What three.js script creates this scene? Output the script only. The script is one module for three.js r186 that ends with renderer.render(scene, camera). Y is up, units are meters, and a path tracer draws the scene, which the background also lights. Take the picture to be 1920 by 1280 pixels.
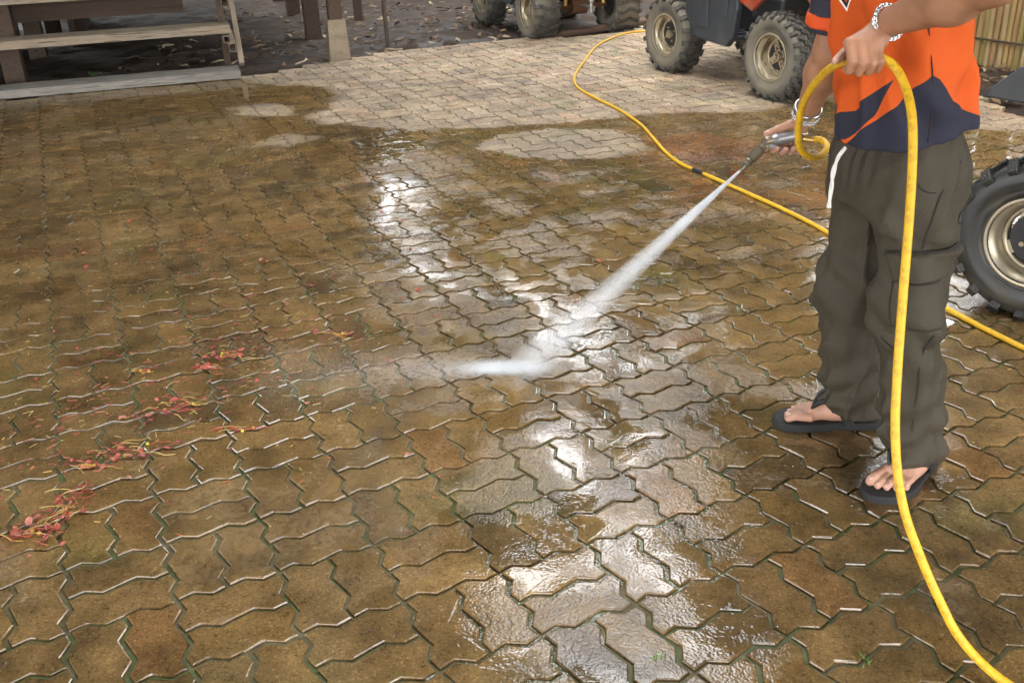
import * as THREE from 'three';
import { mergeGeometries } from 'three/addons/utils/BufferGeometryUtils.js';
import { RoundedBoxGeometry } from 'three/addons/geometries/RoundedBoxGeometry.js';

// ------------------------------------------------------------------ camera, sky, sun, exposure
const scene = new THREE.Scene();
const camera = new THREE.PerspectiveCamera(38.32, 1024 / 682, 0.05, 400);
camera.rotation.order = 'YXZ';
camera.position.set(0, 1.4312, 0);
camera.rotation.set(-0.4492, 0, -0.0341);
scene.add(camera);

const renderer = new THREE.WebGLRenderer({ antialias: true });
renderer.setSize(1024, 682);
renderer.toneMapping = THREE.LinearToneMapping;
renderer.toneMappingExposure = 10.6;
renderer.shadowMap.enabled = true;

{ // hazy overcast sky: bright, a little brighter towards the veiled sun
  const W = 128, H = 64, d = new Float32Array(W * H * 4);
  for (let j = 0; j < H; j++) for (let i = 0; i < W; i++) {
    const el = (j + .5) / H * Math.PI - Math.PI / 2, k = (j * W + i) * 4;
    const up = Math.max(0, Math.sin(el)), L = 1.5 * (0.62 + 0.38 * up);
    d[k] = L * 0.98; d[k + 1] = L; d[k + 2] = L * 1.03; d[k + 3] = 1;
  }
  const sky = new THREE.DataTexture(d, W, H, THREE.RGBAFormat, THREE.FloatType);
  sky.mapping = THREE.EquirectangularReflectionMapping; sky.magFilter = THREE.LinearFilter; sky.needsUpdate = true;
  scene.background = sky; scene.environment = sky;
}
const sun = new THREE.DirectionalLight(new THREE.Color(1, 0.965, 0.91), 0.5);
sun.position.set(-4, 15, 3.5); sun.target.position.set(0.4, 0, -4);
sun.shadow.radius = 50; sun.castShadow = true;
sun.shadow.mapSize.set(2048, 2048);
Object.assign(sun.shadow.camera, { left: -10, right: 10, top: 10, bottom: -10, near: 1, far: 40 });
scene.add(sun, sun.target);

// ------------------------------------------------------------------ helpers
function rng(seed) { let a = seed >>> 0; return () => { a |= 0; a = a + 0x6D2B79F5 | 0; let t = Math.imul(a ^ a >>> 15, 1 | a); t = t + Math.imul(t ^ t >>> 7, 61 | t) ^ t; return ((t ^ t >>> 14) >>> 0) / 4294967296; }; }
const V = (x, y, z) => new THREE.Vector3(x, y, z);
const lin = (r, g, b) => new THREE.Color().setRGB(r, g, b);
const clamp = (x, a = 0, b = 1) => x < a ? a : x > b ? b : x;
const sstep = (a, b, x) => { const t = clamp((x - a) / (b - a)); return t * t * (3 - 2 * t); };
const mixf = (a, b, t) => a + (b - a) * t;
const LAT = (() => { const r = rng(77), a = new Float32Array(65536); for (let i = 0; i < 65536; i++) a[i] = r(); return a; })();
function vn(x, y) { // value noise 0..1
  const xi = Math.floor(x), yi = Math.floor(y); let fx = x - xi, fy = y - yi;
  fx = fx * fx * (3 - 2 * fx); fy = fy * fy * (3 - 2 * fy);
  const x0 = xi & 255, x1 = (xi + 1) & 255, y0 = (yi & 255) << 8, y1 = ((yi + 1) & 255) << 8;
  const a = LAT[y0 | x0], b = LAT[y0 | x1], c = LAT[y1 | x0], d = LAT[y1 | x1];
  return a + (b - a) * fx + (c - a) * fy + (a - b - c + d) * fx * fy;
}
function fbm(x, y, o = 4) { let s = 0, a = .5, n = 0; for (let i = 0; i < o; i++) { s += a * vn(x + i * 17.3, y + i * 9.1); n += a; a *= .5; x *= 2.03; y *= 2.03; } return s / n; }
function vn3(x, y, z) { const f = Math.floor(z), t = z - f, s = t * t * (3 - 2 * t); return mixf(vn(x + f * 37.7, y + f * 11.3), vn(x + (f + 1) * 37.7, y + (f + 1) * 11.3), s); }
const names = {};
function numbered(n) { const k = names[n] = (names[n] ?? -1) + 1; return k ? `${n}_${String(k).padStart(3, '0')}` : n; }
function tag(o, label, category, group) { o.userData.label = label; o.userData.category = category; if (group) o.userData.group = group; return o; }
function thing(name, label, category, pos = [0, 0, 0], turn = 0, group) {
  const o = new THREE.Group(); o.name = numbered(name); o.position.set(...pos); o.rotation.y = turn; scene.add(o);
  return tag(o, label, category, group);
}
function part(name, geo, mat, parent) {
  if (Array.isArray(geo)) geo = join(geo);
  const m = new THREE.Mesh(geo, mat); m.name = parent === scene ? numbered(name) : name; parent.add(m); return m;
}
function join(list) {
  const l = list.map(g => { g = g.index ? g.toNonIndexed() : g; for (const k of Object.keys(g.attributes)) if (!['position', 'normal', 'uv'].includes(k)) g.deleteAttribute(k); if (!g.attributes.uv) g.setAttribute('uv', new THREE.Float32BufferAttribute(new Float32Array(g.attributes.position.count * 2), 2)); return g; });
  return mergeGeometries(l);
}
function structure(o) { o.userData.kind = 'structure'; return o; }
const at = (g, x, y, z, rx = 0, ry = 0, rz = 0) => g.applyMatrix4(new THREE.Matrix4().compose(V(x, y, z), new THREE.Quaternion().setFromEuler(new THREE.Euler(rx, ry, rz)), V(1, 1, 1)));
const box = (w, h, d, x = 0, y = 0, z = 0, r = 0) => at(r ? new RoundedBoxGeometry(w, h, d, 2, r) : new THREE.BoxGeometry(w, h, d), x, y, z);
function rod(p0, p1, r0, r1 = r0, seg = 12) { // cylinder between two points
  const a = p0.isVector3 ? p0 : V(...p0), b = p1.isVector3 ? p1 : V(...p1), d = b.clone().sub(a), L = d.length();
  const g = new THREE.CylinderGeometry(r1, r0, L, seg);
  return g.applyMatrix4(new THREE.Matrix4().compose(a.clone().add(b).multiplyScalar(.5), new THREE.Quaternion().setFromUnitVectors(V(0, 1, 0), d.normalize()), V(1, 1, 1)));
}
function tube(pts, r, seg, rad = 8) { return new THREE.TubeGeometry(new THREE.CatmullRomCurve3(pts.map(p => p.isVector3 ? p : V(...p)), false, 'centripetal'), seg, r, rad, false); }
function srgb8(x) { x = clamp(x); return Math.round(255 * (x <= .0031308 ? 12.92 * x : 1.055 * Math.pow(x, 1 / 2.4) - .055)); }
const S8 = (() => { const t = new Uint8Array(4097); for (let i = 0; i <= 4096; i++) t[i] = srgb8(i / 4096); return t; })();
const enc = x => S8[x <= 0 ? 0 : x >= 1 ? 4096 : (x * 4096) | 0];
function dtex(data, w, h, color, rep) {
  const t = new THREE.DataTexture(data, w, h, THREE.RGBAFormat); t.magFilter = THREE.LinearFilter; t.minFilter = THREE.LinearMipmapLinearFilter; t.generateMipmaps = true;
  if (color) t.colorSpace = THREE.SRGBColorSpace; t.wrapS = t.wrapT = rep ? THREE.RepeatWrapping : THREE.ClampToEdgeWrapping; t.needsUpdate = true; return t;
}
// three maps (colour, roughness, height) from one function  f(u, v, o): o = [r, g, b, rough, height]
function maps(n, f, rep = true) {
  const c = new Uint8Array(n * n * 4), r = new Uint8Array(n * n * 4), b = new Uint8Array(n * n * 4), o = [0, 0, 0, 0, 0];
  for (let j = 0; j < n; j++) for (let i = 0; i < n; i++) {
    f((i + .5) / n, (j + .5) / n, o); const k = (j * n + i) * 4;
    c[k] = enc(o[0]); c[k + 1] = enc(o[1]); c[k + 2] = enc(o[2]);
    r[k] = r[k + 1] = r[k + 2] = clamp(o[3]) * 255; b[k] = b[k + 1] = b[k + 2] = clamp(o[4]) * 255; c[k + 3] = r[k + 3] = b[k + 3] = 255;
  }
  return { map: dtex(c, n, n, true, rep), roughnessMap: dtex(r, n, n, false, rep), bumpMap: dtex(b, n, n, false, rep) };
}
function tileNoise(u, v, n, o = 3) { // periodic in u, v with n lattice cells (power of two)
  let s = 0, a = .5, t = 0; for (let k = 0; k < o; k++) {
    const x = u * n, y = v * n, xi = Math.floor(x), yi = Math.floor(y); let fx = x - xi, fy = y - yi; fx = fx * fx * (3 - 2 * fx); fy = fy * fy * (3 - 2 * fy);
    const q = (i, j) => LAT[((((j % n) + n) % n + k * 31) & 255) << 8 | ((((i % n) + n) % n + k * 57) & 255)];
    s += a * mixf(mixf(q(xi, yi), q(xi + 1, yi), fx), mixf(q(xi, yi + 1), q(xi + 1, yi + 1), fx), fy); t += a; a *= .5; n *= 2;
  } return s / t;
}
function polyDist(P, x, z) { // signed distance, negative inside
  let d = 1e9, inside = false;
  for (let i = 0, j = P.length - 1; i < P.length; j = i++) {
    const [ax, az] = P[i], [bx, bz] = P[j], ex = bx - ax, ez = bz - az, wx = x - ax, wz = z - az;
    const t = clamp((wx * ex + wz * ez) / (ex * ex + ez * ez)), qx = wx - ex * t, qz = wz - ez * t;
    d = Math.min(d, qx * qx + qz * qz);
    if ((az > z) !== (bz > z) && x < (bx - ax) * (z - az) / (bz - az) + ax) inside = !inside;
  }
  return (inside ? -1 : 1) * Math.sqrt(d);
}
function std(o) { return new THREE.MeshStandardMaterial(o); }
function phys(o) { return new THREE.MeshPhysicalMaterial(o); }
// ------------------------------------------------------------------ the yard: paving lattice
const CELL = 0.225, YAW = 0.4066, OX = 0.6608, OZ = -1.8332, CY = Math.cos(YAW), SY = Math.sin(YAW);
const latXZ = (i, j) => [OX + (i * CY + j * SY) * CELL, OZ + (-i * SY + j * CY) * CELL];
// outline of the paved yard
const YARD = [[-9, 3], [-9, -6.2], [-3.75, -7.45], [-2.06, -8.0], [-1.92, -8.2], [-1.7, -8.42], [-1.47, -8.63], [-1.05, -8.98], [-0.78, -9.15], [-0.44, -9.32], [-0.2, -9.4], [0.1, -9.43], [0.3, -9.48], [0.6, -9.54], [0.8, -9.6], [1.12, -9.75], [1.42, -9.95], [2.4, -9.6], [2.9, -8.3], [3.05, -7.2], [3.09, -6.66], [3.12, -6.36], [3.14, -6.15], [3.2, -5.98], [4.0, -5.2], [6, -4.4], [6, 3]];
// where the ground is still dry
const DRY = [
  [[-1.19, -6.3], [-1.03, -6.22], [-0.83, -6.17], [-0.48, -6.08], [-0.15, -6.05], [0.05, -6.05], [0.18, -6.11], [0.45, -6.16], [0.79, -6.23], [1.2, -6.24], [1.53, -6.2], [1.82, -6.28], [2.1, -6.4], [2.28, -6.2], [2.68, -5.6], [2.94, -5.5], [5, -5.0], [6, -12], [-1.6, -12], [-2.2, -8.1], [-1.95, -7.62], [-1.71, -7.6], [-1.41, -7.47], [-1.21, -7.14], [-1.18, -6.84], [-1.24, -6.56]],
  [[-1.85, -6.81], [-1.66, -6.95], [-1.48, -6.8], [-1.4, -6.54], [-1.56, -6.46], [-1.78, -6.65]],
  [[-1.48, -5.89], [-1.33, -6.0], [-1.12, -5.89], [-1.17, -5.72], [-1.32, -5.64], [-1.43, -5.72]],
  [[-0.14, -5.7], [-0.05, -5.86], [0.3, -5.9], [0.65, -5.85], [0.76, -5.66], [0.71, -5.4], [0.52, -5.22], [0.26, -5.2], [0.04, -5.34], [-0.12, -5.5]],
  [[-4.2, -7.3], [-3.7, -7.42], [-2.9, -7.62], [-2.5, -7.72], [-2.3, -7.65], [-2.9, -7.4], [-3.6, -7.26]]];
const DAMP = [0, .12, .34, .42, .3];
function wetness(x, z) { // 1 wet .. 0 dry
  let w = 1; const n = (fbm(x * 3.1 + 5, z * 3.1, 4) - .5) * .24 + (fbm(x * 21, z * 21, 2) - .5) * .07;
  for (let k = 0; k < DRY.length; k++) { const d = polyDist(DRY[k], x, z) + n; w = Math.min(w, Math.max(sstep(-.07, .05, d), DAMP[k])); }
  return w;
}
const stainR = rng(5);
const STAINS = []; for (let i = 0; i < 60; i++) STAINS.push([-3 + stainR() * 6, -1 - stainR() * 7, .03 + stainR() * .09, stainR()]);
function paveMaps(x0, z0, size, n) {
  // coarse wetness grid first, then per pixel detail
  const N = 256, W = new Float32Array((N + 1) * (N + 1));
  for (let j = 0; j <= N; j++) for (let i = 0; i <= N; i++) W[j * (N + 1) + i] = wetness(x0 + size * i / N, z0 + size * j / N);
  return maps(n, (u, v, o) => {
    const x = x0 + u * size, z = z0 + v * size, gx = Math.min(u * N, N - .001), gz = Math.min(v * N, N - .001), gi = gx | 0, gj = gz | 0, fx = gx - gi, fz = gz - gj, k = gj * (N + 1) + gi;
    let w = mixf(mixf(W[k], W[k + 1], fx), mixf(W[k + N + 1], W[k + N + 2], fx), fz);
    const a = fbm(x * 2.3, z * 2.3, 3), b = fbm(x * 13 + 3, z * 13, 3), c = vn(x * 95, z * 95), g = vn(x * 310, z * 310), h = vn(x * 520 + 9, z * 520);
    w = clamp(w + (b - .5) * .35 * (w > .02 && w < .98 ? 1 : 0) + (c - .5) * .25 * (w > .02 && w < .98 ? 1 : 0));
    const grain = (g - .5) * .5 + (h - .5) * .34 + (c - .5) * .2, spot = g * h > .6 ? .6 : 0, pit = g < .16 && c < .5 ? -.26 : 0;
    const t = .76 + .5 * (a - .5) + .75 * (b - .5);
    let r = mixf(.41, .205, w), gg = mixf(.308, .127, w), bb = mixf(.208, .051, w);
    const silt = sstep(.56, .72, fbm(x * 5.2 + 40, z * 4.1 + 8, 4)) * .45 * w;
    r = mixf(r, .225, silt); gg = mixf(gg, .152, silt); bb = mixf(bb, .072, silt);
    const algae = sstep(.6, .78, fbm(x * 3.1 + 70, z * 3.7 + 3, 4)) * .5;
    r = mixf(r, r * .72, algae); gg = mixf(gg, gg * .92, algae); bb = mixf(bb, bb * .8, algae);
    const m = t * (1 + grain + spot + pit); o[0] = r * m; o[1] = gg * m; o[2] = bb * m;
    const fn = fbm(x * 4.3 + 11, z * 4.3 + 2, 4), film = sstep(.28, .42, fn) * sstep(.18, .38, c * .45 + b * .65), pool = sstep(.44, .52, fn * .7 + fbm(x * 17, z * 17 + 6, 2) * .3); o[3] = mixf(.92, mixf(.3 + .15 * (c - .5), mixf(.1 + .1 * c, .025 + .03 * c, pool), film), w);
    o[4] = .5 + (.5 * (g - .5) + .22 * (c - .5) + .36 * (h - .5)) * (1 - (.5 + .36 * pool) * film * w) + .3 * (b - .5);
  }, false);
}
const NEAR = { x: -2.2, z: -5.2, s: 4.6 }, FAR = { x: -9, z: -12.2, s: 15.2 };
const nearMat = phys({ ...paveMaps(NEAR.x, NEAR.z, NEAR.s, 2048), vertexColors: true, bumpScale: .0016, roughness: 1 });
const farMat = phys({ ...paveMaps(FAR.x, FAR.z, FAR.s, 2048), vertexColors: true, bumpScale: .003, roughness: 1 });

// zigzag joint lines of the interlocking stones (cell units)
const A1 = .048;
const ZU = [[0, 0], [1 / 6, -A1], [2 / 6, A1], [.5, 0], [4 / 6, -A1], [5 / 6, A1], [1, 0]];
const ZV = [[0, 0], [1 / 6, A1], [2 / 6, -A1], [.5, 0], [4 / 6, A1], [5 / 6, -A1], [1, 0]];
const hEdge = (i, j, a, b) => ZU.filter(([s]) => s >= a - 1e-6 && s <= b + 1e-6).map(([s, d]) => [i + s, j + d]);
const vEdge = (i, j, a, b) => ZV.filter(([s]) => s >= a - 1e-6 && s <= b + 1e-6).map(([s, d]) => [i + d, j + s]);
function stoneOutline(i, j, half, along) {
  let top, right, bottom, left;
  if (along) { const y = j + half * .5; top = hEdge(i, y, 0, 1); bottom = hEdge(i, y + .5, 0, 1); left = vEdge(i, j, half * .5, half * .5 + .5); right = vEdge(i + 1, j, half * .5, half * .5 + .5); }
  else { const x = i + half * .5; left = vEdge(x, j, 0, 1); right = vEdge(x + .5, j, 0, 1); top = hEdge(i, j, half * .5, half * .5 + .5); bottom = hEdge(i, j + 1, half * .5, half * .5 + .5); }
  const out = [...top.slice(0, -1), ...right.slice(0, -1), ...bottom.reverse().slice(0, -1), ...left.reverse().slice(0, -1)];
  return out.filter(([x, y]) => { // drop the straight mid points
    return !((Math.abs(x * 2 - Math.round(x * 2)) < 1e-6) && (Math.abs(y * 2 - Math.round(y * 2)) < 1e-6) && false);
  }).map(([x, y]) => latXZ(x, y));
}
function inset(P, d, R, jit) {
  const n = P.length, out = [];
  for (let k = 0; k < n; k++) {
    const [ax, az] = P[(k + n - 1) % n], [bx, bz] = P[k], [cx, cz] = P[(k + 1) % n];
    let n1x = -(bz - az), n1z = bx - ax, n2x = -(cz - bz), n2z = cx - bx; const l1 = Math.hypot(n1x, n1z), l2 = Math.hypot(n2x, n2z);
    n1x /= l1; n1z /= l1; n2x /= l2; n2z /= l2; let mx = n1x + n2x, mz = n1z + n2z; const q = mx * n1x + mz * n1z;
    mx /= q; mz /= q; const dd = d + (R ? (R() - .5) * jit : 0); out.push([bx + mx * dd, bz + mz * dd]);
  } return out;
}
function stoneGeometry(P, R, dx, dz, dy, area, own) {
  const ch = own ? .8 : .42;
  // P runs so that the inward normal is (-dz, dx) turned: make sure by signed area
  let s = 0; for (let k = 0; k < P.length; k++) { const [a, b] = P[k], [c, d] = P[(k + 1) % P.length]; s += a * d - c * b; }
  if (s < 0) P = P.slice().reverse();
  const gap = .0037 + R() * .0022, o0 = inset(P, gap, R, .0026), o1 = inset(o0, .0013 * ch), o2 = inset(o0, .0042 * ch, R, .001), n = P.length;
  let cx = 0, cz = 0; for (const [x, z] of P) { cx += x / n; cz += z / n; }
  const Y = (x, z, y) => y + dy + (x - cx) * dx + (z - cz) * dz;
  const pos = [], v = (p, y) => pos.push(p[0], Y(p[0], p[1], y), p[1]);
  for (let k = 0; k < n; k++) {
    const l = (k + 1) % n;
    for (const [a, ya, b, yb] of [[o0, -.05, o0, -.0042 * ch], [o0, -.0042 * ch, o1, -.0013 * ch], [o1, -.0013 * ch, o2, 0]]) { v(a[k], ya); v(b[k], yb); v(a[l], ya); v(a[l], ya); v(b[k], yb); v(b[l], yb); }
    v(o2[k], 0); v([cx, cz], .0004); v(o2[l], 0);
  }
  const g = new THREE.BufferGeometry(); g.setAttribute('position', new THREE.Float32BufferAttribute(pos, 3)); g.computeVertexNormals();
  // make sure faces point outwards/up
  if (g.attributes.normal.getY(n > 0 ? 19 : 0) < 0) { for (let k = 0; k < pos.length; k += 9) for (let c = 0; c < 3; c++) { const t = pos[k + c]; pos[k + c] = pos[k + 3 + c]; pos[k + 3 + c] = t; } g.setAttribute('position', new THREE.Float32BufferAttribute(pos, 3)); g.computeVertexNormals(); }
  const uv = new Float32Array(pos.length / 3 * 2); for (let k = 0; k < pos.length / 3; k++) { uv[2 * k] = (pos[3 * k] - area.x) / area.s; uv[2 * k + 1] = (pos[3 * k + 2] - area.z) / area.s; }
  g.setAttribute('uv', new THREE.BufferAttribute(uv, 2)); return g;
}
function stoneTone(x, z, R) {
  let t = .88 + R() * .24, r = 1, g = 1, b = 1; const k = R();
  if (k < .05) { r = .86; g = .88; b = .95; t *= .84; } else if (k < .13) { r = 1.05; g = .95; b = .92; } else if (k < .3) { r = 1.05; g = 1.03; b = .94; }
  const red = Math.max(0, 1 - Math.hypot((x - 1.12) / .34, (z + 5.35) / .28)); if (red > 0 && R() < .75) { r *= 1.12; g *= .88; b *= .88; }
  return [t * r, t * g, t * b];
}
const paving = new THREE.Group(); paving.name = 'paving'; structure(paving); scene.add(paving);
{
  const R = rng(11), stones = [];
  const cs = Math.cos(.4492), sn = Math.sin(.4492);
  for (let j = -50; j < 26; j++) for (let i = -44; i < 34; i++) for (let h = 0; h < 2; h++) {
    const along = ((i + j) & 1) === 0, [x, z] = along ? latXZ(i + .5, j + .25 + .5 * h) : latXZ(i + .25 + .5 * h, j + .5);
    if (z > 1.6 || x < -7.5 || x > 5 || polyDist(YARD, x, z) > -.06) continue;
    const d = 1.4312 * sn - z * cs, px = x / d, py = (-1.4312 * cs - z * sn) / d;
    const seen = d > .3 && Math.abs(px) < .55 && Math.abs(py) < .372;
    if (!seen && (z > -1 || Math.abs(x) > 3.8 + .5 * -z) && R() < 0) continue;
    stones.push({ i, j, h, along, x, z, size: seen ? 1 / (d * d * d) : 0 });
  }
  const order = stones.slice().sort((a, b) => b.size - a.size); order.slice(0, 300).forEach(s => s.own = true);
  const field = [], fieldFar = [];
  for (const s of stones) {
    const dx = (R() - .5) * .017, dz = (R() - .5) * .017, dy = (R() - .5) * .0032, c = stoneTone(s.x, s.z, R);
    const near = s.x > NEAR.x + .2 && s.x < NEAR.x + NEAR.s - .2 && s.z > NEAR.z + .2 && s.z < NEAR.z + NEAR.s - .2;
    const g = stoneGeometry(stoneOutline(s.i, s.j, s.h, s.along), R, dx, dz, dy, near ? NEAR : FAR, s.own);
    const n = g.attributes.position.count, col = new Float32Array(n * 3); for (let k = 0; k < n; k++) { col[3 * k] = c[0]; col[3 * k + 1] = c[1]; col[3 * k + 2] = c[2]; }
    g.setAttribute('color', new THREE.BufferAttribute(col, 3));
    if (s.own) part('paver', g, near ? nearMat : farMat, paving); else (near ? field : fieldFar).push(g);
  }
  const a = part('paver_field', mergeGeometries(field), nearMat, paving), b = part('far_paver_field', mergeGeometries(fieldFar), farMat, paving);
  a.userData.kind = b.userData.kind = 'stuff';
  // joint filling: sandy mud with moss, a little lower than the stones
  const jm = maps(1024, (u, v, o) => { const a = tileNoise(u, v, 8, 4), b = tileNoise(u + .3, v, 64, 3), m = sstep(.5, .68, tileNoise(u, v + .4, 16, 3)); o[0] = mixf(.115, .07, m) * (.5 + b); o[1] = mixf(.098, .088, m) * (.5 + b); o[2] = mixf(.04, .022, m) * (.5 + b); o[3] = .45 + .4 * a; o[4] = b; });
  const g = new THREE.PlaneGeometry(17, 15, 120, 110); g.rotateX(-Math.PI / 2); g.translate(-1.5, 0, -4.8);
  const p = g.attributes.position, uv = g.attributes.uv; for (let k = 0; k < p.count; k++) { const x = p.getX(k), z = p.getZ(k); p.setY(k, -.004 - .0055 * vn(x * 7, z * 7) - .2 * sstep(-.2, .05, polyDist(YARD, x, z))); uv.setXY(k, x / 1.3, z / 1.3); }
  g.computeVertexNormals(); part('joint_sand', g, std({ ...jm, bumpScale: .004, roughness: 1 }), paving);
}
// ------------------------------------------------------------------ earth round the yard
{
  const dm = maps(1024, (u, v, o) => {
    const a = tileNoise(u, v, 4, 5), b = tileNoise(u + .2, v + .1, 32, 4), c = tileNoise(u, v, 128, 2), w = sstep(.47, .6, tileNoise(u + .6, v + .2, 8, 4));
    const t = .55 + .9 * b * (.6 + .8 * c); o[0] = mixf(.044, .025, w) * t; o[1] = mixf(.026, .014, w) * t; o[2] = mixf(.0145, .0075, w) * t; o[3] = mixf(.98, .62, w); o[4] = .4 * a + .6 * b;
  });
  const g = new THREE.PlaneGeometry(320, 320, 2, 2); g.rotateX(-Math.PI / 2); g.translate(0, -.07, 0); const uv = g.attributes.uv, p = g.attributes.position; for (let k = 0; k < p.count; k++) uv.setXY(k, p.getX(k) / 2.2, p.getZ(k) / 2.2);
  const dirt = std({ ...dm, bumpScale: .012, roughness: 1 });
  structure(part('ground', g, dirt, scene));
  // relief of the near earth: lumps and ruts beyond the paving
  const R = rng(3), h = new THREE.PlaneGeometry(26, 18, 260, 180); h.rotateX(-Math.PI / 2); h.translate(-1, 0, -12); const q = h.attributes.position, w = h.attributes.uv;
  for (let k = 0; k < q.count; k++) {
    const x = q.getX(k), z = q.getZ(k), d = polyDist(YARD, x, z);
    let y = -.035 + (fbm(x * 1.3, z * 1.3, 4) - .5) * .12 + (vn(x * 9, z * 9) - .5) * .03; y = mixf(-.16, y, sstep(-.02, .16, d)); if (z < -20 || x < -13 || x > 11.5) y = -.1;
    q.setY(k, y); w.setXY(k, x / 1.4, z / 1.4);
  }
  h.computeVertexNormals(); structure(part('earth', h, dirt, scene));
  const gm = maps(512, (u, v, o) => { const a = tileNoise(u, v, 32, 3), b = tileNoise(u, v, 8, 3); o[0] = .09 * (.4 + a) * (.6 + b); o[1] = .17 * (.4 + a) * (.6 + b); o[2] = .025 * (.4 + a); o[3] = .9; o[4] = a; });
  const l = new THREE.PlaneGeometry(14, 8, 40, 30); l.rotateX(-Math.PI / 2); l.translate(-6.8, 0, -19.5); const lp = l.attributes.position; for (let k = 0; k < lp.count; k++) { lp.setY(k, -.012 + .06 * fbm(lp.getX(k), lp.getZ(k), 3)); l.attributes.uv.setXY(k, lp.getX(k), lp.getZ(k)); } l.computeVertexNormals();
  const grass = structure(part('lawn', l, std({ ...gm, bumpScale: .03 }), scene));
}
// ------------------------------------------------------------------ timber house on posts (left, behind the stairs)
function woodMaps(r, g, b, n = 512, grey = .3) {
  return maps(n, (u, v, o) => { // grain runs along u
    const a = tileNoise(u * .25, v, 64, 3), s = tileNoise(u * .5 + .3 * a, v, 32, 3), f = tileNoise(u * .125, v, 128, 2), k = tileNoise(u, v, 4, 3), t = .55 + .55 * s + .35 * (f - .5), q = grey * k, cr = sstep(.72, .8, tileNoise(u * .125, v + .37, 64, 2));
    o[0] = mixf(r, .3, q) * t * (1 - .6 * cr); o[1] = mixf(g, .275, q) * t * (1 - .6 * cr); o[2] = mixf(b, .24, q) * t * (1 - .6 * cr); o[3] = .75 + .2 * s; o[4] = .5 + .5 * (f - .5) - .4 * cr;
  });
}
const deckWood = std({ ...woodMaps(.30, .215, .125, 512, .6), bumpScale: .003 });
const greyWood = std({ ...woodMaps(.20, .175, .14, 512, .8), bumpScale: .004 });
const darkWood = std({ ...woodMaps(.075, .045, .026, 512, .05), bumpScale: .003 });
const concrete = std({ ...maps(512, (u, v, o) => { const a = tileNoise(u, v, 8, 4), b = tileNoise(u, v, 64, 3); const t = .6 + .5 * a + .3 * (b - .5); o[0] = .30 * t; o[1] = .235 * t; o[2] = .155 * t; o[3] = .9; o[4] = b; }), bumpScale: .004 });
const ST = { x: -2.046, z: -7.884, turn: Math.atan2(.29918, .9542) }; // right front foot of the stairs; local x to the right, -z up the flight
{
  const h = thing('timber_house', 'dark timber house raised on posts behind the wooden stairs', 'house', [ST.x, 0, ST.z], ST.turn);
  const W = 9, zf = -.62, fl = 1.06; // floor level
  const px = [.86, -1.7, -4.3, -6.9];
  for (let r = 0; r < 4; r++) for (let k = 0; k < 4; k++) {
    const x = px[k], z = zf - r * 1.62, base = k === 0 && r === 0;
    part('post', box(base ? .115 : .15, fl + .1, base ? .115 : .15, x, (fl - .1) / 2, z, .006), darkWood, h);
  }
  const pl = part('plinth', [(() => { const g = new THREE.CylinderGeometry(.105, .125, .36, 4, 1); g.rotateY(Math.PI / 4); const p = g.attributes.position; return at(g.toNonIndexed(), px[0], .14, zf); })()], concrete, h); pl.geometry.computeVertexNormals(); pl.userData.label = 'pale concrete foot under the corner post';
  for (const z of [zf, zf - 1.62, zf - 3.24, zf - 4.86]) part('beam', box(W, .2, .09, .95 - W / 2, fl - .1, z + .002), darkWood, h);
  part('rim_board', box(W - .9, .17, .05, .1 - W / 2, .52, zf - .28), darkWood, h);
  part('light_stop_wall', box(W - 2.2, fl, .06, -.9 - W / 2 + .1, fl / 2 - .1, zf - 2.2), darkWood, h); part('light_stop_wall', box(.06, fl, 2.0, -1.42, fl / 2 - .1, zf - 3.2), darkWood, h);  // walls added to stop light entering from behind under the house
  part('floor_deck', box(W, .05, 5.6, .95 - W / 2, fl + .028, zf - 2.5), darkWood, h);
  part('wall', box(W - .3, 3.0, .12, .8 - W / 2, fl + 1.56, zf - 1.2), darkWood, h);
  part('wall', box(.12, 3.0, 4.0, .76, fl + 1.56, zf - 3.3), darkWood, h);
  const roof = part('roof', [at(new THREE.BoxGeometry(W + 2.4, .12, 5.2), .7 - W / 2, fl + 4.0, zf - .95, .62), at(new THREE.BoxGeometry(W + 2.4, .12, 5.2), .7 - W / 2, fl + 4.0, zf - 5.15, -.62)], std({ color: lin(.06, .045, .035), roughness: .85 }), h);
  part('gable', [(() => { const s = new THREE.Shape([new THREE.Vector2(-3.2, 0), new THREE.Vector2(3.2, 0), new THREE.Vector2(0, 2.2)]); const g = new THREE.ExtrudeGeometry(s, { depth: .1, bevelEnabled: false }); return at(g, .8, fl + 3.05, zf - 3.05, 0, Math.PI / 2); })()], darkWood, h);
}
{ // slim metal posts beyond the yard edge
  const m = std({ color: lin(.10, .07, .05), roughness: .7, metalness: .3 });
  const a = thing('metal_post', 'slim rusty post with a diagonal brace at the edge of the wet earth', 'post', [-1.061, -.06, -9.455]);
  part('shaft', rod([0, -.05, 0], [-.05, 2.2, -.02], .019, .019, 8), m, a); part('brace', rod([-.03, .52, -.01], [-.6, .86, -.5], .012, .012, 6), m, a);
  const b = thing('metal_post', 'short thick brown post on the mossy ground behind the house corner', 'post', [-1.598, -.06, -11.552]);
  part('shaft', box(.1, 2.4, .1, 0, 1.15, 0, .008), m, b); part('cap', box(.13, .03, .13, 0, 2.36, 0), m, b);
}
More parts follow.
